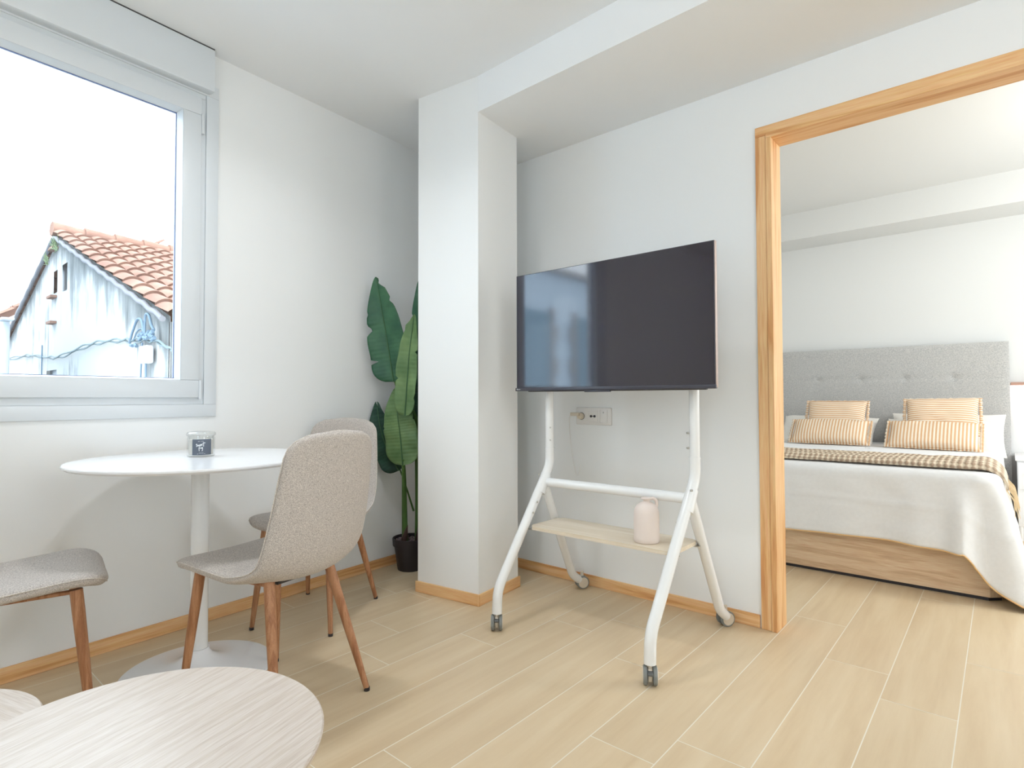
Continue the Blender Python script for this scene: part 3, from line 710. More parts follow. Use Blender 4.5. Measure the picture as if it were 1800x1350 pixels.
# ================================================================ BED
BX0, BX1, BYF, BYH = -1.52, -.008, 3.655, 5.60
BC_X = (BX0 + BX1) / 2
bed = tag(empty('bed', (BC_X, 4.6, 0)), 'double bed with a grey tufted headboard and oak storage base in the bedroom', 'bed')
BI = Vector((-BC_X, -4.6, 0))
def shift(bm, v=BI):
    for q in bm.verts: q.co += v
bm = bmesh.new(); c = .055
prism(bm, [(BX0 + c, BYF), (BX1 - c, BYF), (BX1, BYF + c), (BX1, BYH), (BX0, BYH), (BX0, BYF + c)], .018, .335); shift(bm)
link('bed_base', bm, M['bedwood'], bed)
bm = bmesh.new(); prism(bm, [(BX0 + c, BYF + .01), (BX1 - c - .006, BYF + .01), (BX1 - .012, BYF + c), (BX1 - .012, BYH), (BX0 + .01, BYH), (BX0 + .01, BYF + c)], 0, .018); shift(bm)
link('plinth', bm, M['black'], bed)
bm = bmesh.new(); box(bm, BX0 + .01, BX1 - .012, BYF + .01, BYH, .336, .585, bev=.04, seg=4); shift(bm); link('mattress', bm, M['sheet'], bed, 50)
# headboard with tufting
HX0, HX1, HZ = -1.573, .044, 1.416
bm = bmesh.new(); nx, nz = 130, 60; g = []
tufts = [(-1.56, 1.156), (-1.241, 1.156), (-.917, 1.156), (-.601, 1.156), (-.286, 1.156)]
tufts = [(x, 1.156) for x in (-1.241, -.917, -.601, -.286)]
for i in range(nx + 1):
    col = []
    for j in range(nz + 1):
        x = HX0 + (HX1 - HX0) * i / nx; z = .10 + (HZ - .10) * j / nz
        ed = min(x - HX0, HX1 - x, HZ - z) ; y = -.008 * (1 - math.exp(-max(0, ed) / .02)) - .004
        for tx, tz in tufts:
            dx, dz = x - tx, z - tz; y += .010 * math.exp(-(dx * dx + dz * dz) / .0006) + .006 * math.exp(-abs(dx) / .09) * math.exp(-(dz / .008) ** 2)
        y += .003 * math.exp(-((z - 1.156) / .008) ** 2)
        col.append(bm.verts.new((x, BYH + .02 + y, z)))
    g.append(col)
for i in range(nx):
    for j in range(nz): bm.faces.new((g[i][j], g[i + 1][j], g[i + 1][j + 1], g[i][j + 1]))
ring = [g[i][0] for i in range(nx + 1)] + [g[nx][j] for j in range(1, nz + 1)] + [g[i][nz] for i in range(nx - 1, -1, -1)] + [g[0][j] for j in range(nz - 1, 0, -1)]
back = [bm.verts.new((v.co.x, BYH + .095, v.co.z)) for v in ring]
for k in range(len(ring)): bm.faces.new((ring[k], back[k], back[(k + 1) % len(ring)], ring[(k + 1) % len(ring)]))
bm.faces.new(back); shift(bm); bmesh.ops.recalc_face_normals(bm, faces=bm.faces)
hb = link('headboard', bm, M['headboard'], bed, 50)
for tx, tz in tufts:
    bm = bmesh.new(); bmesh.ops.create_icosphere(bm, subdivisions=2, radius=1, matrix=Matrix.Translation((tx, BYH + .0255, tz)) @ Matrix.Diagonal((.006, .0025, .006, 1))); shift(bm); link('button', bm, M['headboard'], hb, 60)

# bed sheet: top plus skirt following the edge, with corner folds
def nz_(x, y, z=0): return noise.noise(Vector((x, y, z)))
SX0, SX1, SYF, STZ = BX0 - .012, BX1 + .006, BYF - .052, .622
RC = .11
path = [];                                # outline: left side back -> front -> right side back
def addarc(cx, cy, a0, a1, n):
    for k in range(n + 1):
        a = math.radians(a0 + (a1 - a0) * k / n); path.append((cx + RC * math.cos(a), cy + RC * math.sin(a), math.cos(a), math.sin(a)))
for k in range(24): path.append((SX0, 5.50 - (5.50 - SYF - RC) * k / 24, -1, 0))
addarc(SX0 + RC, SYF + RC, 180, 270, 14)
nf_ = 170
for k in range(1, nf_): path.append((SX0 + RC + (SX1 - SX0 - 2 * RC) * k / nf_, SYF, 0, -1))
addarc(SX1 - RC, SYF + RC, 270, 360, 40)
for k in range(1, 60): path.append((SX1, SYF + RC + (5.50 - SYF - RC) * k / 59, 1, 0))
cum = [0]
for i in range(1, len(path)): cum.append(cum[-1] + math.hypot(path[i][0] - path[i - 1][0], path[i][1] - path[i - 1][1]))
iC = 24 + 15 + nf_ - 1 + 20; sC = cum[iC]      # arc length at the right front corner
bm = bmesh.new(); V = 26; cols = []
def hemz(s):
    d = s - sC
    z = .236 + .008 * math.sin(s * 5) 
    if d > -.15: 
        t = min(1, max(0, d + .13) / .14); z = z * (1 - t) + .012 * t
        z += .022 * math.sin(d * 42) * (1 - t) * min(1, (d + .15) / .06)
    return max(z, .006)
for i, (x, y, nxn, nyn) in enumerate(path):
    s = cum[i]; d = s - sC; col = []; hz = hemz(s)
    for j in range(V + 1):
        v = j / V
        if v < .16:                                             # rounded shoulder
            a = v / .16 * math.pi / 2; rr = .050; off = -rr + rr * math.sin(a); z = STZ - rr + rr * math.cos(a); vv = 0
        else:
            vv = (v - .16) / .84; z = (STZ - .05) + (hz - STZ + .05) * vv; off = 0
        cor = math.exp(-(d / .20) ** 2)
        fold = math.sin(d * 38 + .7) * .040 * cor + math.sin(d * 21 - .4) * .028 * cor
        fold += .016 * math.exp(-((s - sC + .34) / .055) ** 2) - .010 * math.exp(-((s - sC + .50) / .10) ** 2)
        fold += .020 * math.exp(-((s - sC + .965 + .03 * vv) / .020) ** 2) * (1.2 - abs(vv - .55)) - .008 * math.exp(-((s - sC + .93) / .03) ** 2)
        fold += .005 * math.sin(s * 19) * min(1, s)
        if d > .15: fold += .02 * math.sin(d * 17)
        flare = .020 * vv + cor * .085 * vv ** 1.2 + (.07 * min(1, max(0, d - .05) / .2) * vv * (1 - .9 * min(1, max(0, d - .7) / .5)))
        o = off + fold * vv ** .7 + flare + .0055 * nz_(s * 7, v * 5) + (.006 * math.exp(-((vv - .42 - .05 * math.sin(s * 2)) / .022) ** 2))
        col.append(bm.verts.new((x + nxn * o, y + nyn * o, z + .002 * nz_(s * 7, v * 9, 3))))
    cols.append(col)
for A, B in zip(cols, cols[1:]):
    for j in range(V): bm.faces.new((A[j], B[j], B[j + 1], A[j + 1]))
# top surface: rows that shrink towards a flat spine
topring = [c_[0] for c_ in cols]
prev = topring; cx = BC_X
for st in range(1, 22):
    t = st / 22; row = []
    for v in topring:
        x = v.co.x + (cx - v.co.x) * t; yy = v.co.y + (4.9 - v.co.y) * t * (1 if v.co.y < 4.9 else .0)
        row.append(bm.verts.new((x, yy, STZ + .010 * (1 - (1 - min(1, t * 4)) ** 2) + .004 * nz_(x * 5, yy * 5, 1) * min(1, t * 6))))
    for i in range(len(row) - 1): bm.faces.new((prev[i], row[i], row[i + 1], prev[i + 1]))
    prev = row
for i in range(len(prev) // 2 - 1):
    a, b, c_, d_ = prev[i], prev[i + 1], prev[-2 - i], prev[-1 - i]
    try: bm.faces.new((a, d_, c_, b))
    except ValueError: pass
hempts = [c_[-1].co.copy() for c_ in cols]
sheet = tag(empty('bedspread', (BC_X, 4.6, .62)), 'white cotton bedspread with an orange hem draped over the double bed', 'bedspread')
shift(bm, BI + Vector((0, 0, -.62))); bmesh.ops.recalc_face_normals(bm, faces=bm.faces)
o = link('cloth', bm, M['sheet'], sheet, 80); md = o.modifiers.new('t', 'SOLIDIFY'); md.thickness = .0025; md.offset = -1
bm = bmesh.new(); tube(bm, [p + BI + Vector((0, 0, -.62 + .001)) for p in hempts], .0038, 6); link('hem', bm, M['hem'], sheet, 60)

# throw across the bed
TY0, TY1 = 3.70, 4.08
bm = bmesh.new(); U = 150; VV = 14; g = []
def edge_drop(x):       # follow the bedspread over the right edge
    e = x - (SX1 - .085)
    if e <= 0: return x, 0
    a = min(e / .085, math.pi / 2 + 2); 
    if a < math.pi / 2: return SX1 - .085 + .095 * math.sin(a), -.095 * (1 - math.cos(a))
    return SX1 + .012 + .05 * (a - math.pi / 2), -.095 - .085 * (a - math.pi / 2)
for layer, (y0, y1, dz) in enumerate(((TY0, TY1 + .10, .0), )):
    for i in range(U + 1):
        u = i / U; xs = SX0 + .02 + u * (SX1 - SX0 + .030); x, dzz = edge_drop(xs); col = []
        wav = .012 * math.sin(xs * 6) + .02 * math.sin(xs * 2.4 + 1); wide = 1 + .15 * math.sin(xs * 3 + .3)
        for j in range(VV + 1):
            v = j / VV; y = y0 + (y1 - y0) * v * wide + wav * (1 - .3 * v)
            th = .026 * (1 - (2 * v - 1) ** 6) ** .5 if 0 < v < 1 else 0
            th += .006 * math.sin(v * 26 + xs * 3) * (0 < v < 1) + .004 * nz_(xs * 14, v * 8)
            col.append(bm.verts.new((x, y, STZ + .012 + dzz + max(0, th))))
        g.append(col)
for A, B in zip(g, g[1:]):
    for j in range(VV): bm.faces.new((A[j], B[j], B[j + 1], A[j + 1]))
mt = new_mat('throw_check', s2l(200, 182, 156), .95, spec=.1)
tc = N(mt, 'ShaderNodeTexCoord'); sp = N(mt, 'ShaderNodeSeparateXYZ'); L(mt, tc.outputs['Object'], sp.inputs[0])
def sn_(sock, fr, ph=0):
    a = N(mt, 'ShaderNodeMath', operation='MULTIPLY_ADD'); a.inputs[1].default_value = fr; a.inputs[2].default_value = ph; L(mt, sock, a.inputs[0])
    b = N(mt, 'ShaderNodeMath', operation='SINE'); L(mt, a.outputs[0], b.inputs[0]); return b.outputs[0]
ad = N(mt, 'ShaderNodeMath', operation='ADD'); L(mt, sn_(sp.outputs[0], 2 * math.pi * 36), ad.inputs[0])
m2 = N(mt, 'ShaderNodeMath', operation='MULTIPLY'); m2.inputs[1].default_value = .8; L(mt, sn_(sp.outputs[1], 2 * math.pi * 34), m2.inputs[0]); L(mt, m2.outputs[0], ad.inputs[1])
rp = ramp(mt, [(.25, s2l(224, 210, 188)), (.70, s2l(172, 150, 130))]); mrr = N(mt, 'ShaderNodeMapRange'); mrr.inputs[1].default_value = -1.8; mrr.inputs[2].default_value = 1.8
L(mt, ad.outputs[0], mrr.inputs[0]); L(mt, mrr.outputs[0], rp.inputs[0]); L(mt, rp.outputs[0], mt.node_tree.nodes['Principled BSDF'].inputs['Base Color'])
bump(mt, ad.outputs[0], .5, .004)
thr = tag(empty('throw_blanket', (BC_X, 3.9, .63)), 'beige and brown checked throw folded across the white bedspread', 'throw')
edgecol = [v.co.copy() for v in g[-1]]
shift(bm, Vector((-BC_X, -3.9, -.63))); bmesh.ops.recalc_face_normals(bm, faces=bm.faces)
o = link('woven_cloth', bm, mt, thr, 80); md = o.modifiers.new('t', 'SOLIDIFY'); md.thickness = .006; md.offset = 1
M['fringe'] = new_mat('fringe', s2l(232, 210, 174), .9)
bm = bmesh.new(); rnd = random.Random(5)
for k in range(90):
    p = edgecol[int(k / 90 * (len(edgecol) - 1))].lerp(edgecol[int(k / 90 * (len(edgecol) - 1)) + 1], (k / 90 * (len(edgecol) - 1)) % 1) + Vector((-.004, 0, 0))
    q = p + Vector((rnd.uniform(.03, .05), rnd.uniform(-.025, .015), -rnd.uniform(.10, .14)))
    tube(bm, [p, p.lerp(q, .5) + Vector((.012, 0, .008)), q], .0016, 4)
shift(bm, Vector((-BC_X, -3.9, -.63))); fr_ = link('fringe', bm, M['fringe'], thr, 60); fr_['kind'] = 'stuff'

# pillows and cushions
def pillow_mesh(w, h, t, nx=34, ny=22, corner=.10, wrinkle=.006, seed=0, p=2.6):
    bm = bmesh.new()
    for sgn in (1, -1):
        g = []
        for i in range(nx + 1):
            row = []
            for j in range(ny + 1):
                u = -1 + 2 * i / nx; v = -1 + 2 * j / ny
                k = max(0, (1 - abs(u) ** p)) ** .5 * max(0, (1 - abs(v) ** p)) ** .5
                pull = 1 - corner * (1 - abs(u)) ** 0 * (0 if False else (1 - abs(v * v)) * abs(u) ** 6 * .5)
                pully = 1 - corner * (1 - u * u) * abs(v) ** 6 * .5
                z = sgn * t / 2 * k + wrinkle * nz_(u * 3 + seed, v * 3, sgn) * k ** .5
                row.append(bm.verts.new((u * w / 2 * pull, v * h / 2 * pully, z)))
            g.append(row)
        for i in range(nx):
            for j in range(ny):
                q = (g[i][j], g[i + 1][j], g[i + 1][j + 1], g[i][j + 1]); bm.faces.new(q if sgn > 0 else q[::-1])
    bmesh.ops.remove_doubles(bm, verts=bm.verts, dist=1e-5)
    return bm
def lean(o, loc, tilt, rz=0, roll=0):
    """local x = width, y = height; tilt = angle of the face from horizontal"""
    o.matrix_world = Matrix.Translation(loc) @ Matrix.Rotation(rz, 4, 'Z') @ Matrix.Rotation(tilt, 4, 'X') @ Matrix.Rotation(roll, 4, 'Z')
def pillow(loc, w, h, t, tilt, rz, roll, lab, seed):
    o = link('pillow', pillow_mesh(w, h, t, seed=seed, wrinkle=.014), M['pillow'], None, 80); lean(o, loc, math.radians(tilt), math.radians(rz), math.radians(roll))
    tag(o, lab, 'pillow', 'white pillows against the headboard')
pillow((-1.130, 5.36, .715), .72, .38, .13, 38, 0, -1, 'ivory pillow on the left side of the bed behind the striped cushions', 1)
pillow((-.330, 5.49, .715), .70, .34, .08, 66, 0, 0, 'rear ivory pillow on the right, its corner showing below the other one', 9)
pillow((-.350, 5.295, .712), .71, .37, .12, 36, 0, -2, 'front ivory pillow on the right side of the bed, directly behind the striped cushions', 4)
def cushion(loc, w, h, t, tilt, rz, roll, mat, lab, group, seed):
    root = tag(empty('striped_cushion'), lab, 'cushion', group); lean(root, loc, math.radians(tilt), math.radians(rz), math.radians(roll))
    link('cushion_body', pillow_mesh(w, h, t, seed=seed, p=3.2, wrinkle=.006), mat, root, 80)
    bm = bmesh.new(); n = 96; ins = []; outs = []
    for k in range(n):
        a = k / n * 4; sidx = int(a); q = a - sidx
        P = [(-1 + 2 * q, -1), (1, -1 + 2 * q), (1 - 2 * q, 1), (-1, 1 - 2 * q)][sidx]
        fl = .016 if sidx in (1, 3) else .007
        z = .007 * math.sin(k * 1.9) * (1 if sidx in (1, 3) else .5)
        ins.append(bm.verts.new((P[0] * w / 2 * .985, P[1] * h / 2 * .985, 0)))
        outs.append(bm.verts.new((P[0] * (w / 2 + fl) + .003 * math.sin(k * 2.3), P[1] * (h / 2 + fl * .6) + .002 * math.sin(k * 2.9), z)))
    for k in range(n): bm.faces.new((ins[k], outs[k], outs[(k + 1) % n], ins[(k + 1) % n]))
    fo = link('flange', bm, mat, root, 80); md = fo.modifiers.new('t', 'SOLIDIFY'); md.thickness = .004
G1 = 'square striped cushions at the back of each pair'; G2 = 'long striped bolster cushions at the front of each pair'
cushion((-1.025, 5.215, .842), .425, .29, .11, 62, 0, 0, M['stripe_h'], 'cushion with horizontal tan stripes propped at the back of the left pair', G1, 2)
cushion((-.340, 5.205, .858), .435, .295, .11, 62, 0, 1, M['stripe_h'], 'cushion with horizontal tan stripes propped at the back of the right pair', G1, 6)
cushion((-1.035, 5.02, .732), .535, .23, .12, 48, 0, 0, M['stripe_v'], 'long cushion with vertical tan stripes lying in front of the left pair', G2, 11)
cushion((-.380, 5.00, .730), .53, .235, .12, 48, 0, -1, M['stripe_v'], 'long cushion with vertical tan stripes lying in front of the right pair', G2, 15)

# bedside
ns = tag(empty('nightstand', (.32, 5.50, 0)), 'white bedside table with one drawer beside the bed at the right edge', 'nightstand')
bm = bmesh.new(); box(bm, -.26, .20, -.20, .205, .555, .580, bev=.003); link('top', bm, M['white_lacquer'], ns, 40)
bm = bmesh.new(); box(bm, -.25, .19, -.185, .20, .10, .5545, bev=.002); link('body', bm, M['white_lacquer'], ns, 40)
bm = bmesh.new(); box(bm, -.245, .185, -.20, -.1855, .36, .545, bev=.002); dr = link('drawer', bm, M['white_lacquer'], ns, 40)
bm = bmesh.new(); tube(bm, [(-.20, -.20, .47), (-.20, -.222, .47), (-.20, -.225, .47)], [.006, .010, .009], 16); link('knob', bm, M['black'], dr, 40)
for x in (-.235, .175):
    for y in (-.17, .185):
        bm = bmesh.new(); tube(bm, [(x, y, .101), (x, y, 0)], [.014, .010], 12); link('leg', bm, M['white_lacquer'], ns, 40)
wl = tag(empty('wall_lamp', (.22, YW - .06, 1.09)), 'slim horizontal wall lamp glowing above the bedside table', 'wall lamp')
bm = bmesh.new(); box(bm, -.170, .17, -.02, .0595, -.004, .020, bev=.003); link('housing', bm, M['brown_metal'], wl, 40)
bm = bmesh.new(); box(bm, -.168, .168, -.018, .050, -.013, -.0045, bev=.002); link('light_strip', bm, M['led'], wl, 40)
cs_ = tag(empty('added_ceiling_spot', (-1.70, .90, ZC)), 'small round ceiling spot added out of view to brighten the dining area', 'lamp')  # fitting made up for the added floor light
bm = bmesh.new(); lathe(bm, [(.112, -.001), (.140, -.001), (.138, -.012), (.115, -.016), (.112, -.014), (.112, -.001)], 48); link('trim_ring', bm, M['white_metal'], cs_, 40)
# unseen pendant fittings, made up to go with the added fill bulbs
for p, zc_, lb in (((1.30, -.30, 2.10), ZC, 'added pendant holder for a fill bulb behind the viewer'), ((.95, 1.10, 2.10), ZC, 'added pendant holder for a fill bulb right of the viewer by the bedroom door'), ((-1.15, -1.25, 2.10), ZC, 'added pendant holder for a fill bulb in the far part of the living room'), ((.9, 4.1, 2.15), 2.60, 'added pendant holder for a fill bulb over the bedroom')):
    la_ = tag(empty('added_pendant', (p[0], p[1], p[2])), lb, 'lamp')
    h_ = zc_ - p[2]
    bm = bmesh.new(); lathe(bm, [(0, .165), (.022, .165), (.022, .215), (.012, .225), (0, .225)], 24); link('socket', bm, M['white_metal'], la_, 40)
    bm = bmesh.new(); tube(bm, [(0, 0, .22), (0, 0, h_ - .02)], .004, 8); link('cord', bm, M['white_metal'], la_, 50)
    bm = bmesh.new(); lathe(bm, [(0, h_ - .03), (.045, h_ - .03), (.05, h_ - .001), (0, h_ - .001)], 32); link('ceiling_rose', bm, M['white_metal'], la_, 40)

# ================================================================ OUTSIDE
def facade_mat():
    m = new_mat('stained_render', (.78, .79, .79), .9, spec=.1)
    tc = N(m, 'ShaderNodeTexCoord')
    mp = N(m, 'ShaderNodeMapping'); mp.inputs['Scale'].default_value = (2.6, 1, .38); L(m, tc.outputs['Object'], mp.inputs['Vector'])
    n1 = N(m, 'ShaderNodeTexNoise', Scale=1.6, Detail=8.0, Roughness=.7); L(m, mp.outputs[0], n1.inputs['Vector'])
    n2 = N(m, 'ShaderNodeTexNoise', Scale=.9, Detail=6.0); L(m, tc.outputs['Object'], n2.inputs['Vector'])
    mu = N(m, 'ShaderNodeMath', operation='MULTIPLY'); L(m, n1.outputs[0], mu.inputs[0]); L(m, n2.outputs[0], mu.inputs[1])
    at = N(m, 'ShaderNodeAttribute', attribute_name='edge'); ml = N(m, 'ShaderNodeMath', operation='MULTIPLY_ADD'); ml.inputs[1].default_value = .17
    sp = N(m, 'ShaderNodeSeparateXYZ'); L(m, at.outputs['Vector'], sp.inputs[0]); L(m, sp.outputs[0], ml.inputs[0]); L(m, mu.outputs[0], ml.inputs[2])
    r = ramp(m, [(.27, (.42, .42, .41)), (.35, (.20, .21, .21)), (.48, (.10, .11, .11))]); L(m, ml.outputs[0], r.inputs[0])
    L(m, r.outputs[0], m.node_tree.nodes['Principled BSDF'].inputs['Base Color']); bump(m, n2.outputs[0], .3, .02)
    return m
M['facade'] = facade_mat()
M['street_render'] = new_mat('blue_white_render', (.62, .74, .84), .9)
M['street_glass'] = new_mat('street_window', (.25, .38, .46), .5)
M['facade_plain'] = new_mat('pale_render', (.62, .66, .70), .9)
def tile_mat():
    m = new_mat('clay_tile', s2l(205, 150, 125), .85, spec=.1)
    tc = N(m, 'ShaderNodeTexCoord'); n = N(m, 'ShaderNodeTexNoise', Scale=2.5, Detail=5.0); L(m, tc.outputs['Object'], n.inputs['Vector'])
    r = ramp(m, [(.35, s2l(120, 90, 78)), (.65, s2l(138, 108, 94))]); L(m, n.outputs[0], r.inputs[0])
    L(m, r.outputs[0], m.node_tree.nodes['Principled BSDF'].inputs['Base Color']); return m
M['tile'] = tile_mat()
M['slit'] = new_mat('opening_shade', (.36, .38, .40), .9)
M['mortar'] = new_mat('mortar', s2l(120, 120, 124), .9)
AX, AZ = -10.66, 3.44; RX, RZ = -6.07, 1.80; LX, LZ = -14.84, 2.12; GY = 2.0
def roof_mesh(o, du, dv, nu, nv, pu=.22, pv=.37, amp=.055):
    """o origin at ridge; du unit along the ridge, dv unit down the slope; nu columns, nv courses"""
    o, du, dv = Vector(o), Vector(du).normalized(), Vector(dv).normalized(); nn = du.cross(dv).normalized()
    if nn.z < 0: nn = -nn
    bm = bmesh.new(); SU = 8; g = []
    for c_ in range(nv):
        for e_ in (0, 1):
            row = []
            for i in range(nu * SU + 1):
                u = i / SU; ph = u - int(u)
                hgt = amp * (abs(math.sin(math.pi * (u + .0))) ** .8)
                taper = .012 * (1 if e_ else 0)
                row.append(bm.verts.new(o + du * (u * pu) + dv * ((c_ + e_) * pv + (.012 if e_ else 0)) + nn * (hgt + taper + (0.012 if e_ == 0 else .03))))
            g.append(row)
    for A, B in zip(g, g[1:]):
        for i in range(len(A) - 1): bm.faces.new((A[i], A[i + 1], B[i + 1], B[i]))
    return bm
bl = tag(empty('gabled_building', (AX, GY, 0)), 'old white gabled building with a stained wall and clay tile roof seen through the window', 'building')
def sh(bm, v):
    for q in bm.verts: q.co -= Vector(v)
OB = (AX, GY, 0)
bm = bmesh.new(); ed = bm.loops.layers.float_color.new('edge')
# gable wall as a grid clipped by the slopes, reveals cut for the openings
def topz(x): return AZ + (x - AX) * (RZ - AZ) / (RX - AX) if x > AX else AZ + (x - AX) * (LZ - AZ) / (LX - AX)
holes = [(-10.46, -10.16, 2.58, 2.98), (-11.0, -10.76, 2.62, 2.96), (-11.39, -10.72, .9, 1.45)]
xs = sorted(set([LX - 1.6, LX, AX, RX] + [h for q in holes for h in q[:2]] + [LX - 1.6 + k * .2 for k in range(52) if LX - 1.6 + k * .2 < RX])); lvl = [-3.0, .0, .9, 1.45, 1.8, 2.1, 2.4, 2.58, 2.62, 2.96, 2.98, 3.2, 3.4]
def zc(x): return topz(x)
cache = {}
def gv(x, z, y=GY):
    k = (round(x, 4), round(z, 4), round(y, 3))
    if k not in cache: cache[k] = bm.verts.new((x, y, z))
    return cache[k]
for xa, xb in zip(xs, xs[1:]):
    for za, zb in zip(lvl, lvl[1:] + [9]):
        A0, A1, B0, B1 = min(za, zc(xa)), min(zb, zc(xa)), min(za, zc(xb)), min(zb, zc(xb))
        if any(xa >= h[0] - 1e-4 and xb <= h[1] + 1e-4 and za >= h[2] - 1e-4 and zb <= h[3] + 1e-4 for h in holes): continue
        if A1 - A0 < 1e-5 and B1 - B0 < 1e-5: continue
        q = []
        for v in (gv(xa, A0), gv(xb, B0), gv(xb, B1), gv(xa, A1)):
            if v not in q: q.append(v)
        if len(q) >= 3:
            try: f = bm.faces.new(q)
            except ValueError: continue
            for l in f.loops: dd = max(0, topz(l.vert.co.x) - l.vert.co.z); l[ed] = (math.exp(-dd / .35), 0, 0, 1)
# long walls and rest of the volume
box(bm, RX - .04, RX - .02, GY, 9.0, -3, RZ - .05); box(bm, LX - 1.6, LX - 1.55, GY, 9.0, -3, LZ - .4)
sh(bm, OB); link('gable_wall', bm, M['facade'], bl)
for h in holes:
    bm = bmesh.new(); box(bm, h[0] - .15, h[1] + .15, GY + .07, GY + .10, h[2] - .1, h[3] + .1); sh(bm, OB); link('window', bm, M['slit'], bl)
dvR = Vector((RX - AX, 0, RZ - AZ)); bm = roof_mesh((AX, GY - .10, AZ + .05), (-.0703, .9975, 0), dvR, 32, 14, pv=dvR.length / 13.4); sh(bm, OB); rf = link('roof', bm, M['tile'], bl, 60)
dvL = Vector((LX - 1.2 - AX, 0, (LZ - AZ) * 1.29)); bm = roof_mesh((AX, GY - .06, AZ + .05), (-.0703, .9975, 0), dvL, 32, 14, pv=dvL.length / 14); sh(bm, OB); link('roof', bm, M['tile'], bl, 60)
bm = bmesh.new()
for k in range(18): tube(bm, [(AX - .028 * k, GY - .1 + .4 * k, AZ + .10), (AX - .028 * (k + 1), GY + .34 + .4 * k, AZ + .085)], [.11, .09], 10)
sh(bm, OB); link('ridge_cap', bm, M['tile'], rf, 60)
for (xa, za, xb, zb) in ((AX, AZ, RX, RZ), (AX, AZ, LX - 1.2, LZ - .36)):
    bm = bmesh.new(); n = 26; a, b = Vector((xa, GY - .07, za - .02)), Vector((xb, GY - .07, zb - .02))
    tube(bm, [a.lerp(b, k / n) + Vector((0, 0, .02 * ((k % 2) - .5))) for k in range(n + 1)], .030, 8); sh(bm, OB); link('verge_mortar', bm, M['mortar'], rf, 60)
for (x, z) in ((-10.85, 3.29), (-10.9, 2.56), (-10.9, 2.17)):
    bm = bmesh.new(); box(bm, x - .16, x + .13, GY - .08, GY, z - .02, z + .015); sh(bm, OB); link('protruding_brick', bm, M['tile'], bl)
# grass tufts at the apex
M['weed'] = new_mat('weed', s2l(105, 122, 84), .8)
bm = bmesh.new(); rnd = random.Random(9)
for k in range(70):
    cx_, cz_ = rnd.choice(((-10.55, 3.28), (-10.35, 3.20), (-10.95, 3.1))); p = Vector((cx_ + rnd.uniform(-.1, .1), GY - .09, cz_ + rnd.uniform(-.06, .06)))
    tube(bm, [p, p + Vector((rnd.uniform(-.12, .12), -.03, rnd.uniform(-.02, .14)))], [.006, .002], 4)
o = link('grass_tuft', bm, M['weed'], None); tag(o, 'green weeds growing at the top of the stained gable', 'weeds', kind='stuff')
# facade cable with its junction box
M['cable'] = new_mat('grey_cable', s2l(110, 125, 128), .7); M['bluecable'] = new_mat('blue_grey_cable', s2l(96, 118, 136), .7)
fc = tag(empty('facade_cable', (-6.8, GY - .05, 1.6)), 'bundle of grey cables looping across the stained gable wall', 'cable')
C0 = Vector((-6.8, GY - .05, 1.6))
cab = [(-14.96, 1.77), (-13.12, 1.75), (-12.16, 1.72), (-11.0, 1.63), (-10.21, 1.61), (-8.99, 1.67), (-8.23, 1.68), (-7.45, 1.65), (-7.06, 1.62), (-6.64, 1.6), (-6.3, 1.56), (-5.9, 1.46)]
rnd = random.Random(2)
for s in range(2):
    bm = bmesh.new(); tube(bm, [p + Vector((0, 0, .012 * math.sin(i * .9 + s * 3))) for i, p in enumerate(smoothpath([Vector((x, GY - .04 - .02 * s, z + .02 * s)) - C0 for x, z in cab], 8))], .011, 6); link('cable', bm, M['cable'], fc, 60)
bm = bmesh.new(); box(bm, -6.62 + .0 - C0.x, -6.42 - C0.x, -.06, .02, 1.36 - C0.z, 1.54 - C0.z, bev=.02); link('junction_box', bm, M['facade_plain'], fc, 40)
for pts_, r in (([(-7.05, 1.60), (-6.95, 1.72), (-6.80, 1.83), (-6.66, 1.80), (-6.60, 1.66)], .013), ([(-6.56, 1.60), (-6.57, 1.80), (-6.53, 1.86), (-6.45, 1.84), (-6.38, 1.74), (-6.30, 1.68)], .013),
             ([(-6.64, 1.58), (-6.66, 1.42), (-6.68, 1.20), (-6.66, 1.10), (-6.5, 1.13), (-6.3, 1.14), (-6.15, 1.12), (-6.08, 1.06)], .009), ([(-6.52, 1.36), (-6.52, 1.0), (-6.51, .6)], .009),
             ([(-11.33, 1.85), (-11.34, 1.5), (-11.34, 1.0)], .010), ([(-6.92, 1.62), (-6.82, 1.70), (-6.66, 1.72), (-6.5, 1.62)], .008)):
    bm = bmesh.new(); tube(bm, smoothpath([Vector((x, GY - .07, z)) - C0 for x, z in pts_], 6), r, 6); link('cable_loop', bm, M['bluecable'], fc, 60)
bm = bmesh.new()
for k in range(16):
    p = Vector((rnd.uniform(-7.0, -6.3), GY - .08, rnd.uniform(1.57, 1.67))) - C0; tube(bm, [p, p + Vector((rnd.uniform(.03, .09), 0, rnd.uniform(-.03, .03)))], .018, 6)
link('clamps', bm, M['bluecable'], fc, 60)
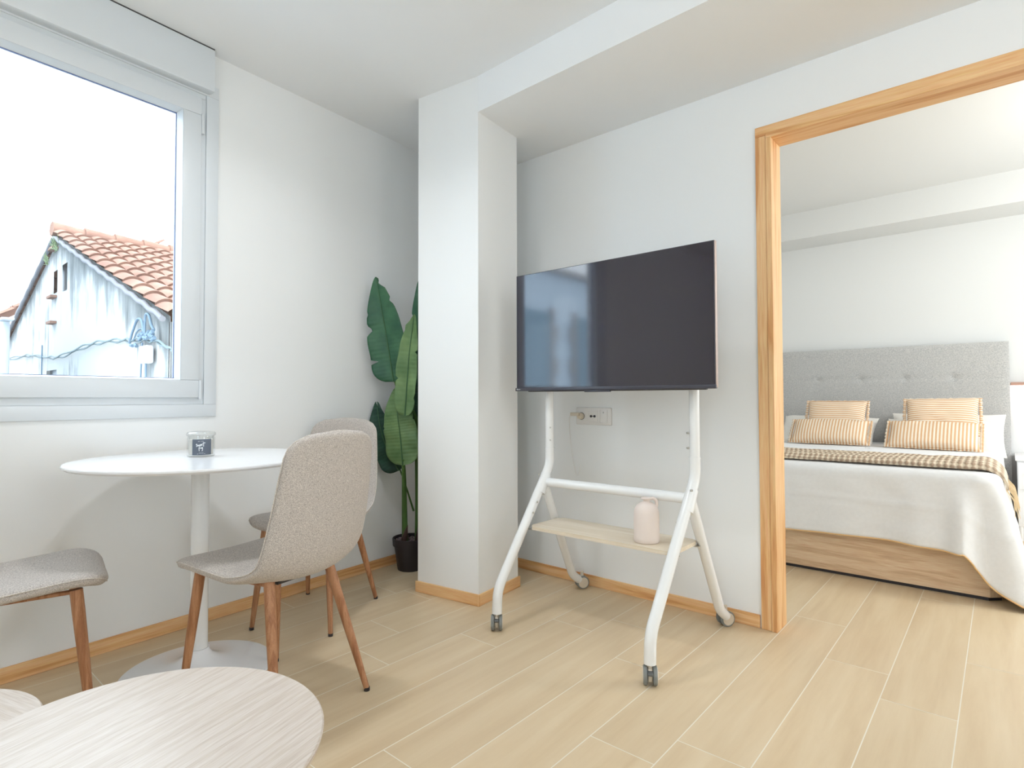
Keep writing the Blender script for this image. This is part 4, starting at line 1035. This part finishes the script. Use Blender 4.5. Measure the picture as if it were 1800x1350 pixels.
# down pipe at the left
dp = tag(empty('drain_pipe', (-12.97, GY - .30, -1)), 'pale vertical drain pipe at the far left of the window view', 'pipe')
bm = bmesh.new(); tube(bm, [(0, 0, 0), (0, 0, 3.34)], .072, 12); link('pipe', bm, M['facade_plain'], dp, 50)
bm = bmesh.new(); box(bm, -.22, .34, -.08, .08, 3.35, 3.385); link('cap', bm, M['facade_plain'], dp)
# neighbouring roof behind the gable on the left
b2 = tag(empty('tiled_house', (-17.5, 6.0, 0)), 'low house with a clay tile roof behind the gable at the left', 'house')
bm = roof_mesh((-30, 5.4, 5.22), (1, 0, 0), (0, -1, -.72), 60, 11); sh(bm, (-17.5, 6, 0)); link('roof', bm, M['tile'], b2, 60)
bm = bmesh.new(); box(bm, -30, -16.9, 2.7, 5.4, -3, 2.6); sh(bm, (-17.5, 6, 0)); link('wall', bm, M['facade_plain'], b2)
# street front across the way, seen only mirrored in the screen
b3 = tag(empty('street_house', (-9.5, -3.0, 0)), 'pale house across the street mirrored in the television screen', 'house')
bm = bmesh.new(); box(bm, -12.0, -7.6, -14, .2, -3, 3.8); sh(bm, (-9.5, -3, 0)); link('wall', bm, M['street_render'], b3)
bm = bmesh.new(); box(bm, -12.2, -7.45, -14.2, .35, 3.8, 3.92); sh(bm, (-9.5, -3, 0)); link('cornice', bm, M['facade'], b3)
for k in range(6):
    y = -.9 - k * 2.0
    bm = bmesh.new(); box(bm, -7.60, -7.57, y - .95, y, .9, 2.9); sh(bm, (-9.5, -3, 0)); wn = link('window', bm, M['street_glass'], b3)
    bm = bmesh.new()
    for z in range(6):
        for s_ in (0, 1): box(bm, -7.60, -7.55, (y + .0 if s_ else y - 1.0 - (.16 if z % 2 else .28) + .05), (y + (.16 if z % 2 else .28) if s_ else y - .95), .8 + z * .37, .8 + z * .37 + .36)
    sh(bm, (-9.5, -3, 0)); link('stone_surround', bm, M['facade'], wn)
bm = bmesh.new(); box(bm, -40, -3.4, -30, 40, -3.05, -3.0); struct(link('ground', bm, M['mortar']))
